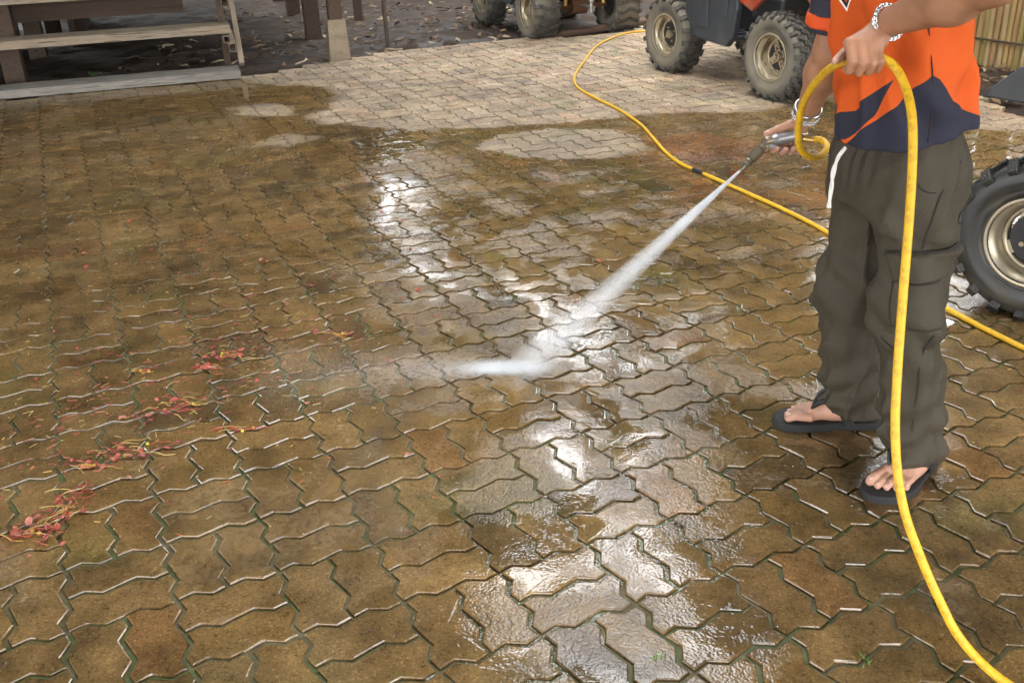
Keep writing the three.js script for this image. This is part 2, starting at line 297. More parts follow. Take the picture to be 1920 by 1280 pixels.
// ------------------------------------------------------------------ trees round the yard (unseen above the picture: crowns placed to shade it and shape the mirrored sky)
const leafGeo = (() => { // a feathery spray: ribs of small leaflets
  const pos = []; const R = rng(21);
  for (let s = 0; s < 7; s++) {
    const a = (s - 3) * .36 + (R() - .5) * .2, L = .34 + R() * .2, ca = Math.cos(a), sa = Math.sin(a), dr = -.25 - R() * .3;
    for (let k = 1; k < 6; k++) { const t = k / 6 * L, w = .055, y = dr * t; const cx = sa * t, cz = ca * t; pos.push(cx - ca * w, y + .02, cz + sa * w, cx + ca * w, y - .02, cz - sa * w, cx + sa * .1, y + .01, cz + ca * .1); }
  }
  const g = new THREE.BufferGeometry(); g.setAttribute('position', new THREE.Float32BufferAttribute(pos, 3)); g.computeVertexNormals(); return g;
})();
const leafMat = phys({ color: lin(.08, .10, .028), roughness: .85, transmission: .3, thickness: 0, side: THREE.DoubleSide });
const bark = std({ ...maps(256, (u, v, o) => { const a = tileNoise(u, v * .5, 16, 4); o[0] = .11 * (.5 + a); o[1] = .085 * (.5 + a); o[2] = .06 * (.5 + a); o[3] = .9; o[4] = a; }), bumpScale: .02 });
function tree(name, label, x, z, h, crowns, n, seed) {
  const R = rng(seed), t = thing(name, label, 'tree', [x, -.07, z], 0, 'trees standing round the yard');
  const g = [], fork = V((R() - .5) * .6, h * .45, (R() - .5) * .6); g.push(rod([0, -.2, 0], fork, .24, .17, 9));
  for (const [cx, cy, cz, rx, ry] of crowns) { const e = V(cx - x, cy - ry * .3, cz - z), m = fork.clone().lerp(e, .5).add(V(0, .4, 0)); g.push(rod(fork, m, .13, .08, 7), rod(m, e, .08, .03, 6)); for (let k = 0; k < 5; k++) { const a = k * 1.257 + R(), q = e.clone().add(V(Math.cos(a) * rx * .6, (R() - .3) * ry, Math.sin(a) * rx * .6)); g.push(rod(m, q, .05, .015, 5)); } }
  part('trunk', g, bark, t);
  let tot = 0; for (const c of crowns) tot += c[3] * c[3] * c[4];
  const im = new THREE.InstancedMesh(leafGeo, leafMat, n); im.name = 'crown'; im.userData.kind = 'stuff'; t.add(im); let k = 0; const M = new THREE.Matrix4(), Q = new THREE.Quaternion();
  for (let c = 0; c < crowns.length; c++) {
    const [cx, cy, cz, rx, ry] = crowns[c], cnt = c === crowns.length - 1 ? n - k : Math.round(n * rx * rx * ry / tot);
    for (let i = 0; i < cnt && k < n; i++) {
      const a = R() * 6.283, u = R() * 2 - 1, r = Math.cbrt(.15 + .85 * R()), s = Math.sqrt(1 - u * u); const lump = .75 + .5 * vn3(Math.cos(a) * 2 + 7, Math.sin(a) * 2 + c * 5, u * 2 + seed);
      Q.setFromEuler(new THREE.Euler((R() - .5) * 1.4, R() * 6.283, (R() - .5) * 1.4)); const q = .8 + R() * .8;
      M.compose(V(cx - x + Math.cos(a) * s * r * rx * lump, cy + u * r * ry * lump, cz - z + Math.sin(a) * s * r * rx * lump), Q, V(q, q, q)); im.setMatrixAt(k++, M);
    }
  }
  return t;
}
tree('flame_tree', 'spreading flame tree on the left of the yard, over the pavers', -6.2, -2.6, 6, [[-4.2, 6.2, -4.2, 3.4, 1.3], [-3.4, 6.6, -.6, 3.4, 1.3], [-6.8, 6, -2, 3, 1.4], [-4.6, 6.2, 2.5, 3.2, 1.4], [-1.4, 7.4, 1.6, 2.6, 1.1], [.2, 8.6, -3.3, 1.1, .6], [-8.6, 4.6, 1.4, 2.4, 2.2], [-8.4, 4.4, -4.2, 2.2, 2.0]], 15000, 31);  // zenith and far left crowns added to cut sky light and glints
tree('flame_tree', 'spreading flame tree on the right behind the bamboo fence', 5.9, -7.4, 6, [[6.6, 6.2, -8.6, 2.6, 1.5], [3.7, 6.9, -9.0, 1.3, 1.2], [3.6, 8.2, -7.2, 1.7, .9], [3.9, 7.0, -4.6, 2.2, 1.0], [7.4, 5.6, -4.8, 2.8, 1.6], [8.6, 4.6, -10.4, 2.2, 2.0]], 8500, 32);  // inner crowns added to hide sky from the right-hand reflections
tree('sky_screen_tree', 'tall unseen screen tree behind the far quad bike, crowns breaking up the mirrored sky', 2.6, -19, 6, [[2.8, 4.3, -18.5, 3.3, 2.3], [.95, 5.7, -16, .45, .4], [2.5, 6.2, -16, .5, .4], [1.75, 5.3, -15.6, .4, .4], [.1, 4.6, -19.2, 1.7, 2.3], [4.0, 4.0, -17.6, 2.0, 2.0]], 5600, 33);  // small crowns added to break the sky glare around the jet
tree('sky_screen_tree', 'tall unseen screen tree behind the timber house, crowns placed to block sky', -4.8, -17.5, 8, [[-5, 7.5, -17, 4, 3], [-3.2, 6.2, -13.4, 1.8, 1.6], [-3.4, 7.4, -8.8, 2.7, 1.3], [-1.3, 8.7, -9.2, 1.5, .9], [-5.9, 7.8, -9.4, 1.9, 1.3], [-1.75, 4.5, -17, .5, .4], [-2.5, 3.4, -16.5, .55, .5]], 9200, 34);  // crowns over the roof added to keep sky out of reflections
tree('flame_tree', 'unseen flame tree behind the camera, crowns placed to screen the sky', 3.2, 6.5, 6, [[2.6, 6.4, 4.6, 3.6, 1.4], [6.2, 6.3, 2.2, 3.2, 1.4], [-.6, 6.5, 6.4, 3.2, 1.4], [5.8, 6.4, -1.0, 2.3, 1.2], [1.2, 7.6, 1.2, 2.2, 1], [9, 5, 0, 2.6, 2.4], [3.5, 5, 9.5, 3, 2.4], [-4.5, 5, 8.5, 3, 2.4]], 19000, 35);  // never in view; crowns and leaf count set to cut light from behind

tree('sky_screen_tree', 'unseen leaf curtains added beyond the orange quad bike to narrow the mirrored sky', 4.2, -13.6, 7, [[3.15, 5.8, -10.4, .8, 2.3], [-.75, 5.4, -10.5, .45, 2.0], [.55, 6.6, -10.6, .26, .3], [1.2, 5.0, -10.9, .26, .35], [.95, 8.2, -10.2, .3, .3], [.2, 4.7, -11.2, .22, .25]], 3000, 36);  // added leaf curtains and clumps that shape the sky gap mirrored on the stones
function screen_shrub(label, x, z, r, h, n, seed) {  // out of view, added only to block low sky from grazing reflections
  const R = rng(seed), t = thing('screen_shrub', label, 'screen_shrub', [x, -.07, z], 0, 'unseen shrubs added to block low sky'), g = [];
  for (let k = 0; k < 5; k++) { const a = k * 1.257 + R(); g.push(rod([Math.cos(a) * .1, -.1, Math.sin(a) * .1], [Math.cos(a) * r * .5, h * .7, Math.sin(a) * r * .5], .05, .015, 5)); } part('stems', g, bark, t);
  const im = new THREE.InstancedMesh(leafGeo, leafMat, n), M = new THREE.Matrix4(), Q = new THREE.Quaternion(); im.name = 'foliage'; im.userData.kind = 'stuff'; t.add(im);
  for (let k = 0; k < n; k++) { const a = R() * 6.283, q = Math.sqrt(R()), y = R(), w = r * q * (1.05 - .5 * y * y), s = .9 + R() * .8; Q.setFromEuler(new THREE.Euler((R() - .5) * 1.6, R() * 6.283, (R() - .5) * 1.6)); M.compose(V(Math.cos(a) * w, .1 + y * h * (.85 + .3 * vn(a * 2, seed)), Math.sin(a) * w), Q, V(s, s, s)); im.setMatrixAt(k, M); }
}
[['straight behind the far quad bike', .6, -17, 2.4, 3.2], ['right of the far screen tree trunk', 4.6, -15.4, 2.4, 3.4], ['far right behind the bamboo fence', 9.2, -11.6, 2.4, 3.6], ['right of the bamboo fence end', 8.4, -7.2, 2.2, 3.6], ['far left past the timber house', -11, -6, 2.4, 4], ['left of the far screen tree', -2.6, -19.5, 2.4, 3.4], ['behind the timber house corner', -7.5, -19, 2.6, 4], ['right of the black quad bike', 8, -2.4, 2.2, 3.4]].forEach(([w, x, z, r, h], k) => screen_shrub('unseen sky-blocking shrub ' + w, x, z, r, h, 1500, 80 + k));
// ------------------------------------------------------------------ signed distance meshing (surface nets)
function surfaceNets(sdf, lo, hi, h) {
  const nx = Math.ceil((hi[0] - lo[0]) / h) + 1, ny = Math.ceil((hi[1] - lo[1]) / h) + 1, nz = Math.ceil((hi[2] - lo[2]) / h) + 1, F = new Float32Array(nx * ny * nz);
  for (let k = 0, n = 0; k < nz; k++) for (let j = 0; j < ny; j++) for (let i = 0; i < nx; i++, n++) F[n] = sdf(lo[0] + i * h, lo[1] + j * h, lo[2] + k * h);
  const pos = [], idx = [], id = new Int32Array(nx * ny * nz).fill(-1), sx = 1, sy = nx, sz = nx * ny, E = [[0, sx], [0, sy], [0, sz], [sx, sx + sy], [sx, sx + sz], [sy, sx + sy], [sy, sy + sz], [sz, sx + sz], [sz, sy + sz], [sx + sy, sx + sy + sz], [sx + sz, sx + sy + sz], [sy + sz, sx + sy + sz]];
  const off = o => [o % nx, ((o / nx) | 0) % ny, (o / sz) | 0];
  const EO = E.map(([a, b]) => [off(a), off(b), a, b]);
  for (let k = 0; k < nz - 1; k++) for (let j = 0; j < ny - 1; j++) for (let i = 0; i < nx - 1; i++) {
    const n = i + j * sy + k * sz; let s = 0; for (const o of [0, sx, sy, sx + sy, sz, sx + sz, sy + sz, sx + sy + sz]) if (F[n + o] < 0) s++;
    if (s === 0 || s === 8) continue;
    let x = 0, y = 0, z = 0, c = 0;
    for (const [a, b, oa, ob] of EO) { const fa = F[n + oa], fb = F[n + ob]; if ((fa < 0) === (fb < 0)) continue; const t = fa / (fa - fb); x += a[0] + (b[0] - a[0]) * t; y += a[1] + (b[1] - a[1]) * t; z += a[2] + (b[2] - a[2]) * t; c++; }
    id[n] = pos.length / 3; pos.push(lo[0] + (i + x / c) * h, lo[1] + (j + y / c) * h, lo[2] + (k + z / c) * h);
  }
  for (let k = 1; k < nz - 1; k++) for (let j = 1; j < ny - 1; j++) for (let i = 1; i < nx - 1; i++) {
    const n = i + j * sy + k * sz, f = F[n] < 0;
    for (const [d, a, b] of [[sx, sy, sz], [sy, sz, sx], [sz, sx, sy]]) {
      if (f === (F[n + d] < 0)) continue; const p = id[n], q = id[n - a], r = id[n - a - b], s = id[n - b]; if (p < 0 || q < 0 || r < 0 || s < 0) continue;
      if (f) idx.push(p, q, r, p, r, s); else idx.push(p, r, q, p, s, r);
    }
  }
  const g = new THREE.BufferGeometry(); g.setAttribute('position', new THREE.Float32BufferAttribute(pos, 3)); g.setIndex(idx); g.computeVertexNormals(); return g;
}
const smin = (a, b, k) => { const h = Math.max(k - Math.abs(a - b), 0) / k; return Math.min(a, b) - h * h * k * .25; };
function cone(x, y, z, A, B, ra, rb) { // tapered capsule
  const ex = B[0] - A[0], ey = B[1] - A[1], ez = B[2] - A[2], wx = x - A[0], wy = y - A[1], wz = z - A[2], t = clamp((wx * ex + wy * ey + wz * ez) / (ex * ex + ey * ey + ez * ez));
  const dx = wx - ex * t, dy = wy - ey * t, dz = wz - ez * t; return Math.sqrt(dx * dx + dy * dy + dz * dz) - (ra + (rb - ra) * t);
}
function rbox(x, y, z, c, h, r) { const qx = Math.abs(x - c[0]) - h[0] + r, qy = Math.abs(y - c[1]) - h[1] + r, qz = Math.abs(z - c[2]) - h[2] + r; return Math.hypot(Math.max(qx, 0), Math.max(qy, 0), Math.max(qz, 0)) + Math.min(Math.max(qx, qy, qz), 0) - r; }

// ------------------------------------------------------------------ wooden stairs
{
  const s = thing('wooden_staircase', 'weathered open wooden stairs with long plank steps and a slanted side board', 'stairs', [ST.x, 0, ST.z], ST.turn);
  const L = 2.5, R = rng(8);
  const plank = (w, h, d, x, y, z) => { const g = new RoundedBoxGeometry(w, h, d, 2, .005), p = g.attributes.position, n = g.attributes.normal, uv = g.attributes.uv, o = R(); for (let k = 0; k < p.count; k++) uv.setXY(k, p.getX(k) * .55 + o, (Math.abs(n.getY(k)) > .5 ? p.getZ(k) : p.getY(k)) * 1.6 + o * 3); return at(g, x, y, z); };
  const upr = (w, h, d) => { const g = new RoundedBoxGeometry(w, h, d, 2, .004), p = g.attributes.position, n = g.attributes.normal, uv = g.attributes.uv; for (let k = 0; k < p.count; k++) uv.setXY(k, p.getY(k) * .55, (Math.abs(n.getX(k)) > .5 ? p.getZ(k) : p.getX(k)) * 1.6); return g; };
  for (let k = 0; k < 4; k++) {
    const y = [.036, .354, .648, .94][k], z = -.205 * k, m = k ? deckWood : greyWood, e = k ? -.02 : 0;
    const t = part('step', plank(L - .02, .062, .138, e - L / 2, y, z - .069), m, s); if (!k) t.userData.label = 'grey bottom step lying on the pavers';
    part('step', plank(L - .02, .06, .138, e - L / 2, y, z - .215), m, s);
  }
  for (const x of [.022, -L + .03]) {
    const slope = Math.atan2(.205, .32);
    part('side_board', at(upr(.042, 1.5, .075), x, .70, -.205 - .45, -slope), deckWood, s);
    for (let k = 1; k < 3; k++) { // hollow metal cleats that carry the steps
      const y = .32 * k - .07, z = -.205 * k - .1, c = [];
      c.push(box(.052, .004, .24, 0, .034, 0), box(.052, .004, .24, 0, -.034, 0), box(.004, .064, .24, .024, 0, 0), box(.004, .064, .24, -.024, 0, 0));
      part('cleat', at(join(c), x - .055, y, z, .32), deckWood, s);
      part('cleat', at(join([box(.05, .004, .2, 0, .024, 0), box(.05, .004, .2, 0, -.024, 0), box(.004, .044, .2, .023, 0, 0), box(.004, .044, .2, -.023, 0, 0)]), x - .09, y + .03, z + .02), deckWood, s);
    }
    part('support_post', at(upr(.05, .9, .05), x - .1, .43, -.42), darkWood, s);
  }
}
// ------------------------------------------------------------------ edging log
{
  const g = tube([[.36, -.005, -9.44], [.6, .005, -9.56], [.95, .01, -9.78], [1.45, .02, -10.1], [2.0, .03, -10.42], [2.5, .03, -10.7]], .055, 60, 10), p = g.attributes.position;
  for (let k = 0; k < p.count; k++) { const x = p.getX(k), y = p.getY(k), z = p.getZ(k), n = (vn(x * 14, y * 40 + z * 14) - .5) * .022; p.setY(k, (y + n) * .8); p.setZ(k, z + n * .6); } g.computeVertexNormals();
  const uv = g.attributes.uv; for (let k = 0; k < uv.count; k++) uv.setXY(k, uv.getX(k) * 3, uv.getY(k));
  tag(part('edging_log', g, std({ ...woodMaps(.14, .075, .045, 256, .15), bumpScale: .008 }), scene), 'half buried brown log edging the far side of the paving', 'log');
}
// ------------------------------------------------------------------ bamboo fence
{
  const f = thing('bamboo_fence', 'upright bamboo pole fence beside the earth strip on the right', 'fence', [3.616, -.05, -7.81]);
  const R = rng(14), cols = [[.40, .27, .10], [.33, .25, .085], [.45, .32, .15], [.25, .19, .11], [.155, .155, .125], [.36, .22, .09]];
  const mats = cols.map(([r, g, b], q) => std({ ...maps(128, (u, v, o) => { const a = tileNoise(u, v * .5, 8, 3), c = tileNoise(u, v, 32, 2), t = .6 + .6 * a + .3 * (c - .5), gr = sstep(.55, .75, tileNoise(u + q * .13, v, 4, 3)) * .45; o[0] = mixf(r, .2, gr) * t; o[1] = mixf(g, .17, gr) * t; o[2] = mixf(b, .11, gr) * t; o[3] = .5 + .3 * a; o[4] = c; }), bumpScale: .002 }));
  const geos = []; for (let k = 0; k < 6; k++) {
    const pts = [], r = .0205 + R() * .005; let y = 0, next = .12 + R() * .25; pts.push(new THREE.Vector2(r, -.12));
    while (next < 1.9) { pts.push(new THREE.Vector2(r, next - .012), new THREE.Vector2(r + .0028, next - .004), new THREE.Vector2(r + .0005, next), new THREE.Vector2(r + .0022, next + .005), new THREE.Vector2(r, next + .012)); next += .24 + R() * .14; }
    pts.push(new THREE.Vector2(r, 1.9), new THREE.Vector2(.001, 1.9)); geos.push(new THREE.LatheGeometry(pts, 9));
  }
  let s = -1.3; while (s < 3.2) { const m = part('bamboo_pole', geos[(R() * 6) | 0], mats[R() < .62 ? (R() * 3) | 0 : (R() * 6) | 0], f); m.position.set(.453 * s + (R() - .5) * .012, (R() - .5) * .06, .891 * s + (R() - .5) * .012); m.rotation.set((R() - .5) * .05, R() * 6, (R() - .5) * .05); s += .047 + R() * .009; }
  const dk = std({ color: lin(.07, .05, .035), roughness: .9 });
  for (const [y, o] of [[.2, -.034], [1.1, -.036]]) part('rail', rod([-.6 + o, y, -1.17], [1.45 + o, y, 2.86], .008, .008, 6), dk, f);
}
// ------------------------------------------------------------------ quad bikes
const M = {
  rubber: std({ ...maps(256, (u, v, o) => { const a = tileNoise(u, v, 8, 4), d = sstep(.45, .7, tileNoise(u + .3, v, 8, 4)), t = .7 + .6 * a; o[0] = mixf(.032, .105, d) * t; o[1] = mixf(.031, .092, d) * t; o[2] = mixf(.03, .07, d) * t; o[3] = .72 + .2 * d; o[4] = a; }), bumpScale: .003 }),
  wetRubber: std({ ...maps(256, (u, v, o) => { const a = tileNoise(u, v, 8, 4), d = sstep(.6, .8, tileNoise(u + .3, v, 8, 4)) * .5, t = .7 + .6 * a; o[0] = mixf(.024, .09, d) * t; o[1] = mixf(.023, .075, d) * t; o[2] = mixf(.02, .05, d) * t; o[3] = .42 + .25 * d; o[4] = a; }), bumpScale: .003 }),
  wall: std({ ...maps(256, (u, v, o) => { const a = tileNoise(u, v, 8, 4), d = sstep(.25, .62, tileNoise(u + .6, v, 4, 4)), t = .75 + .5 * a; o[0] = mixf(.05, .17, d) * t; o[1] = mixf(.048, .15, d) * t; o[2] = mixf(.042, .112, d) * t; o[3] = .85; o[4] = a; }), bumpScale: .002 }),
  rim: std({ ...maps(256, (u, v, o) => { const a = tileNoise(u, v, 8, 4), d = sstep(.5, .72, tileNoise(u + .6, v, 8, 4)); o[0] = mixf(.50, .20, d); o[1] = mixf(.43, .15, d); o[2] = mixf(.30, .085, d); o[3] = mixf(.33, .8, d); o[4] = a; }), metalness: .55, bumpScale: .001 }),
  cleanRim: std({ color: lin(.40, .34, .24), roughness: .36, metalness: .65 }),
  steel: std({ color: lin(.42, .41, .38), roughness: .35, metalness: .8 }),
  black: std({ color: lin(.022, .022, .023), roughness: .5 }),
  plastic: std({ ...maps(256, (u, v, o) => { const d = sstep(.5, .75, tileNoise(u, v, 4, 5)), a = tileNoise(u, v, 64, 2); o[0] = mixf(.04, .12, d * .55); o[1] = mixf(.047, .11, d * .55); o[2] = mixf(.055, .095, d * .55); o[3] = .38 + .4 * d; o[4] = a; }), bumpScale: .0006 }),
  orange: std({ ...maps(256, (u, v, o) => { const d = sstep(.48, .72, tileNoise(u, v, 8, 5)) * .6; o[0] = mixf(.50, .2, d); o[1] = mixf(.05, .12, d); o[2] = mixf(.012, .07, d); o[3] = .4 + .4 * d; o[4] = .5; }), bumpScale: .0005 }), shock: std({ color: lin(.48, .07, .015), roughness: .45, metalness: .2 }), gold: std({ color: lin(.55, .36, .12), roughness: .35, metalness: .8 }),
  rust: std({ color: lin(.16, .08, .045), roughness: .85, metalness: .3 }),
};
function wheelMesh(parent, x, z, r, w, style, rim, wet) {
  const g = new THREE.Group(); g.name = 'wheel'; g.position.set(x, r - .004, z); parent.add(g); const side = Math.sign(z); g.rotation.y = side > 0 ? 0 : Math.PI; // outer face along +z of the wheel
  const rr = r * .53, P = (a, b) => new THREE.Vector2(a, b * w);
  const prof = [P(rr - .012, -.40), P(rr + .006, -.44), P(rr + .035, -.475), P(r * .75, -.5), P(r * .87, -.475), P(r * .935, -.40), P(r * .958, -.2), P(r * .963, 0), P(r * .958, .2), P(r * .935, .40), P(r * .87, .475), P(r * .75, .5), P(rr + .035, .475), P(rr + .022, .468), P(rr + .016, .452), P(rr + .006, .44), P(rr - .012, .40)];
  const ty = new THREE.LatheGeometry(new THREE.SplineCurve(prof).getPoints(56), 64); ty.rotateX(Math.PI / 2);
  const tyre = part('tyre', ty, wet ? M.wetRubber : M.wall, g);
  const lugs = [], R = rng(style * 9 + 4);
  const lug = (a, zz, len, wid, h, skew) => { const b = box(len, h, wid, 0, 0, 0, .004), q = r * (Math.abs(zz) > .36 ? .925 : .962) + h * .2; at(b, 0, 0, 0, 0, skew, 0); if (Math.abs(zz) > .36) at(b, 0, 0, 0, Math.sign(zz) * .75); at(b, 0, q, zz * w); at(b, 0, 0, 0, 0, 0, a); lugs.push(b); };
  const n = style === 1 ? 22 : 18;
  for (let k = 0; k < n; k++) {
    const a = k / n * Math.PI * 2;
    if (style === 1) { lug(a, -.12, .034, .045, .026, .25); lug(a, .13, .034, .045, .026, -.25); lug(a + Math.PI / n, 0, .03, .04, .026, 0); lug(a + Math.PI / n, -.27, .036, .042, .026, .4); lug(a + Math.PI / n, .27, .036, .042, .026, -.4); lug(a, .43, .03, .05, .026, 0); lug(a, -.43, .03, .05, .026, 0); }
    else { lug(a, -.17, .028, w * .36, .022, .42); lug(a, .17, .028, w * .36, .022, -.42); lug(a + .05, .43, .034, .055, .024, 0); lug(a + .05, -.43, .034, .055, .024, 0); }
  }
  part('tread', lugs, wet ? M.wetRubber : M.rubber, g);
  const ri = new THREE.LatheGeometry([[rr - .004, .455], [rr + .004, .468], [rr + .010, .452], [rr + .004, .43], [rr - .014, .40], [rr - .02, .30], [rr - .028, .27], [rr - .03, .02], [rr - .028, -.3], [rr - .01, -.42]].map(([a, b]) => new THREE.Vector2(a, b * w)), 48); ri.rotateX(Math.PI / 2);
  part('rim', ri, rim, g);
  const hub = [rod([0, 0, -.06], [0, 0, .16 * w + .02], .034, .03, 16), rod([0, 0, .1 * w], [0, 0, .28 * w], .017, .017, 6)], dz = .1 * w;
  for (let k = 0; k < 4; k++) { const a = k * Math.PI / 2 + .5, c = Math.cos(a), s = Math.sin(a); hub.push(at(box(.045, rr - .03, .014), 0, 0, 0).applyMatrix4(new THREE.Matrix4().makeTranslation(0, (rr - .03) / 2, dz)).applyMatrix4(new THREE.Matrix4().makeRotationZ(a))); hub.push(rod([c * .052, s * .052, dz], [c * .052, s * .052, dz + .022], .009, .009, 6)); }
  const ring = new THREE.TorusGeometry(rr - .036, .011, 6, 32); ring.translate(0, 0, dz); hub.push(ring);
  part('hub', hub, rim, g);
  part('brake_drum', [rod([0, 0, -.1], [0, 0, .03], rr * .62, rr * .62, 20)], M.black, g);
  return g;
}
function sector(r0, r1, a0, a1, depth) { const s = new THREE.Shape(); s.absarc(0, 0, r1, a0, a1, false); s.absarc(0, 0, r0, a1, a0, true); const g = new THREE.ExtrudeGeometry(s, { depth, bevelEnabled: true, bevelSize: .006, bevelThickness: .006, bevelSegments: 1, curveSegments: 14 }); return g; }
function quadBike(label, pos, turn, o) {
  const q = thing('quad_bike', label, 'quad bike', pos, turn, 'quad bikes parked round the yard');
  for (const [x, z, w, st] of [[.6, -.42, .2, 2], [.6, .42, .2, 2], [-.6, -.42, .255, 1], [-.6, .42, .255, 1]]) wheelMesh(q, x, z, .275, w, o.swap ? 2 : st, o.rim, o.wet);
  const fr = [];
  for (const s of [-1, 1]) { const fx = o.high ? .3 : .72; fr.push(tube([[fx, .34, s * .12], [.3, .3, s * .13], [-.3, .31, s * .13], [-.72, .5, s * .12]], .016, 20, 7), tube([[fx, .36, s * .1], [o.high ? .24 : .45, .7, s * .09], [-.1, .62, s * .1], [-.75, .62, s * .11]], .015, 20, 7)); }
  part('frame', fr, M.black, q);
  part('engine', [box(.5, .3, .26, .02, .42, 0, .03), rod([.1, .42, -.18], [.1, .42, .18], .09, .09, 16), box(.3, .12, .2, -.3, .36, 0, .02)], M.black, q);
  part('axle', [rod([-.6, .272, -.3], [-.6, .272, .3], .022, .022, 10), rod([-.6, .272, -.08], [-.6, .272, .08], .075, .075, 14), box(.5, .05, .06, -.36, .3, .07, .01)], M.rust, q);
  for (const s of [-1, 1]) {
    part('suspension_arm', [rod([.6, .26, s * .3], [.5, .3, s * .12], .014), rod([.6, .26, s * .3], [.72, .3, s * .12], .014), rod([.6, .36, s * .3], [.6, .4, s * .12], .012)], M.black, q);
    for (const [x, lean, zz] of [[-.74, .06, .2], [o.high ? .3 : .6, -.05, .22]]) {
      const A = V(x, .3, s * zz), B = V(x + lean, .66, s * (zz - .06)), sh = new THREE.Group(); sh.name = 'shock_absorber'; q.add(sh);
      part('damper', [rod(A, A.clone().lerp(B, .5), .019, .019, 10), rod(A, B, .009, .009, 8), rod(A.clone().lerp(B, .9), B, .026, .026, 10)], M.gold, sh);
      const pts = []; for (let k = 0; k <= 90; k++) { const t = k / 90, p = A.clone().lerp(B, .28 + .64 * t), a = t * Math.PI * 2 * 8; pts.push(p.add(V(Math.cos(a) * .036, 0, Math.sin(a) * .036))); }
      part('spring', tube(pts, .0075, 160, 6), M.shock, sh);
    }
    const panel = new THREE.Shape([[.40, .70], [.41, .36], [.37, .30], [-.06, .275], [-.12, .335], [-.15, .52], [-.145, .70]].map(p => new THREE.Vector2(...p)));
    const fg = new THREE.ExtrudeGeometry(panel, { depth: .03, bevelEnabled: true, bevelSize: .012, bevelThickness: .012, bevelSegments: 3 }), fw = [at(fg, 0, 0, s > 0 ? .425 : -.455), box(.46, .025, .24, .12, .315, s * .3, .008)];
    for (let k = 0; k < 4; k++) fw.push(box(.03, .014, .2, -.02 + k * .09, .334, s * .3, .004));
    fw.push(box(.16, .3, .012, .22, .52, s * .472, .005), box(.05, .2, .012, -.05, .56, s * .474, .005));
    part('footwell', fw, M.plastic, q);
    part('rear_panel', [(() => { const g = new THREE.ExtrudeGeometry(new THREE.Shape([[-.15, .74], [-.165, .57], [-.27, .53], [-.36, .60], [-.40, .74]].map(p => new THREE.Vector2(...p))), { depth: .03, bevelEnabled: true, bevelSize: .01, bevelThickness: .01, bevelSegments: 2 }); return at(g, 0, 0, s > 0 ? .40 : -.43); })()], o.body, q);
    part('side_panel', [(() => { const g = new THREE.ExtrudeGeometry(new THREE.Shape([[.31, .60], [.34, .76], [-.06, .78], [.07, .60]].map(p => new THREE.Vector2(...p))), { depth: .02, bevelEnabled: true, bevelSize: .008, bevelThickness: .008, bevelSegments: 2 }); return at(g, 0, 0, s > 0 ? .47 : -.49); })()], o.body, q);
    part('fender', [at(sector(.43, .452, .85, 2.45, .3), -.6, .29, s > 0 ? .18 : -.48)], o.body, q);
    if (!o.high) part('fender', [at(sector(.43, .452, .7, 2.3, .3), .6, .29, s > 0 ? .18 : -.48)], o.body, q);
    else part('fender', [(() => { const g = new THREE.ExtrudeGeometry(new THREE.Shape([[.83, .72], [.82, .735], [.74, .81], [.6, .87], [.1, .9], [.1, .72], [.5, .705]].map(p => new THREE.Vector2(...p))), { depth: .3, bevelEnabled: true, bevelSize: .01, bevelThickness: .01, bevelSegments: 2 }); return at(g, 0, 0, s > 0 ? .18 : -.48); })()], o.body, q);
  }
  const body = surfaceNets((x, y, z) => { let d = rbox(x, y, z, [.52, .74, 0], [.24, .1, .2], .07); d = smin(d, rbox(x, y, z, [.25, .78, 0], [.2, .09, .12], .06), .08); d = smin(d, rbox(x, y, z, [-.62, .68, 0], [.26, .05, .22], .04), .06); return d; }, [-.95, .55, -.3], [.85, .95, .3], .022);
  const shell = part('body_shell', body, o.body, q); if (o.high) shell.position.set(-.32, .06, 0);
  part('seat', [at(box(.62, .11, .26, 0, 0, 0, .05), -.26, .80, 0, 0, 0, -.04)], M.black, q);
  part('handlebar', [tube([[.16, .98, -.36], [.22, .99, -.2], [.3, .93, -.08], [.3, .93, .08], [.22, .99, .2], [.16, .98, .36]], .011, 30, 8), rod([.3, .93, 0], [o.high ? .2 : .42, .7, 0], .018), rod([.14, .98, -.38], [.2, .985, -.25], .017), rod([.14, .98, .38], [.2, .985, .25], .017)], M.black, q);
  const rk = (x0, x1, y) => { const g = []; for (let k = 0; k < 6; k++) { const z = -.28 + k * .112; g.push(rod([x0, y, z], [x1, y, z], .008, .008, 6)); } g.push(rod([x0, y, -.3], [x0, y, .3], .01, .01, 6), rod([x1, y, -.3], [x1, y, .3], .01, .01, 6)); for (const s of [-.2, .2]) g.push(rod([(x0 + x1) / 2, y, s], [(x0 + x1) / 2, .7, s], .009, .009, 6)); return g; };
  part('rear_rack', rk(-.98, -.5, .86), M.black, q); if (!o.high) part('front_rack', rk(.45, .88, .9), M.black, q);
  else for (const s of [-.36, .36]) part('lamp_guard', box(.12, .05, .16, .66, .895, s, .015), std({ color: lin(.2, .22, .23), roughness: .6 }), q);
  if (!o.high) part('bumper', [tube([[.78, .3, -.16], [.96, .38, -.17], [.96, .62, -.17], [.8, .7, -.14]], .013, 16, 7), tube([[.78, .3, .16], [.96, .38, .17], [.96, .62, .17], [.8, .7, .14]], .013, 16, 7), rod([.96, .5, -.17], [.96, .5, .17], .012)], M.black, q);
  const hb = new THREE.SphereGeometry(.028, 16, 12); hb.translate(-.88, .35, 0); part('hitch_ball', [hb, rod([-.88, .29, 0], [-.88, .33, 0], .016), box(.22, .012, .06, -.8, .29, 0), rod([-.88, .24, 0], [-.88, .29, 0], .014, .014, 6)], M.steel, q);
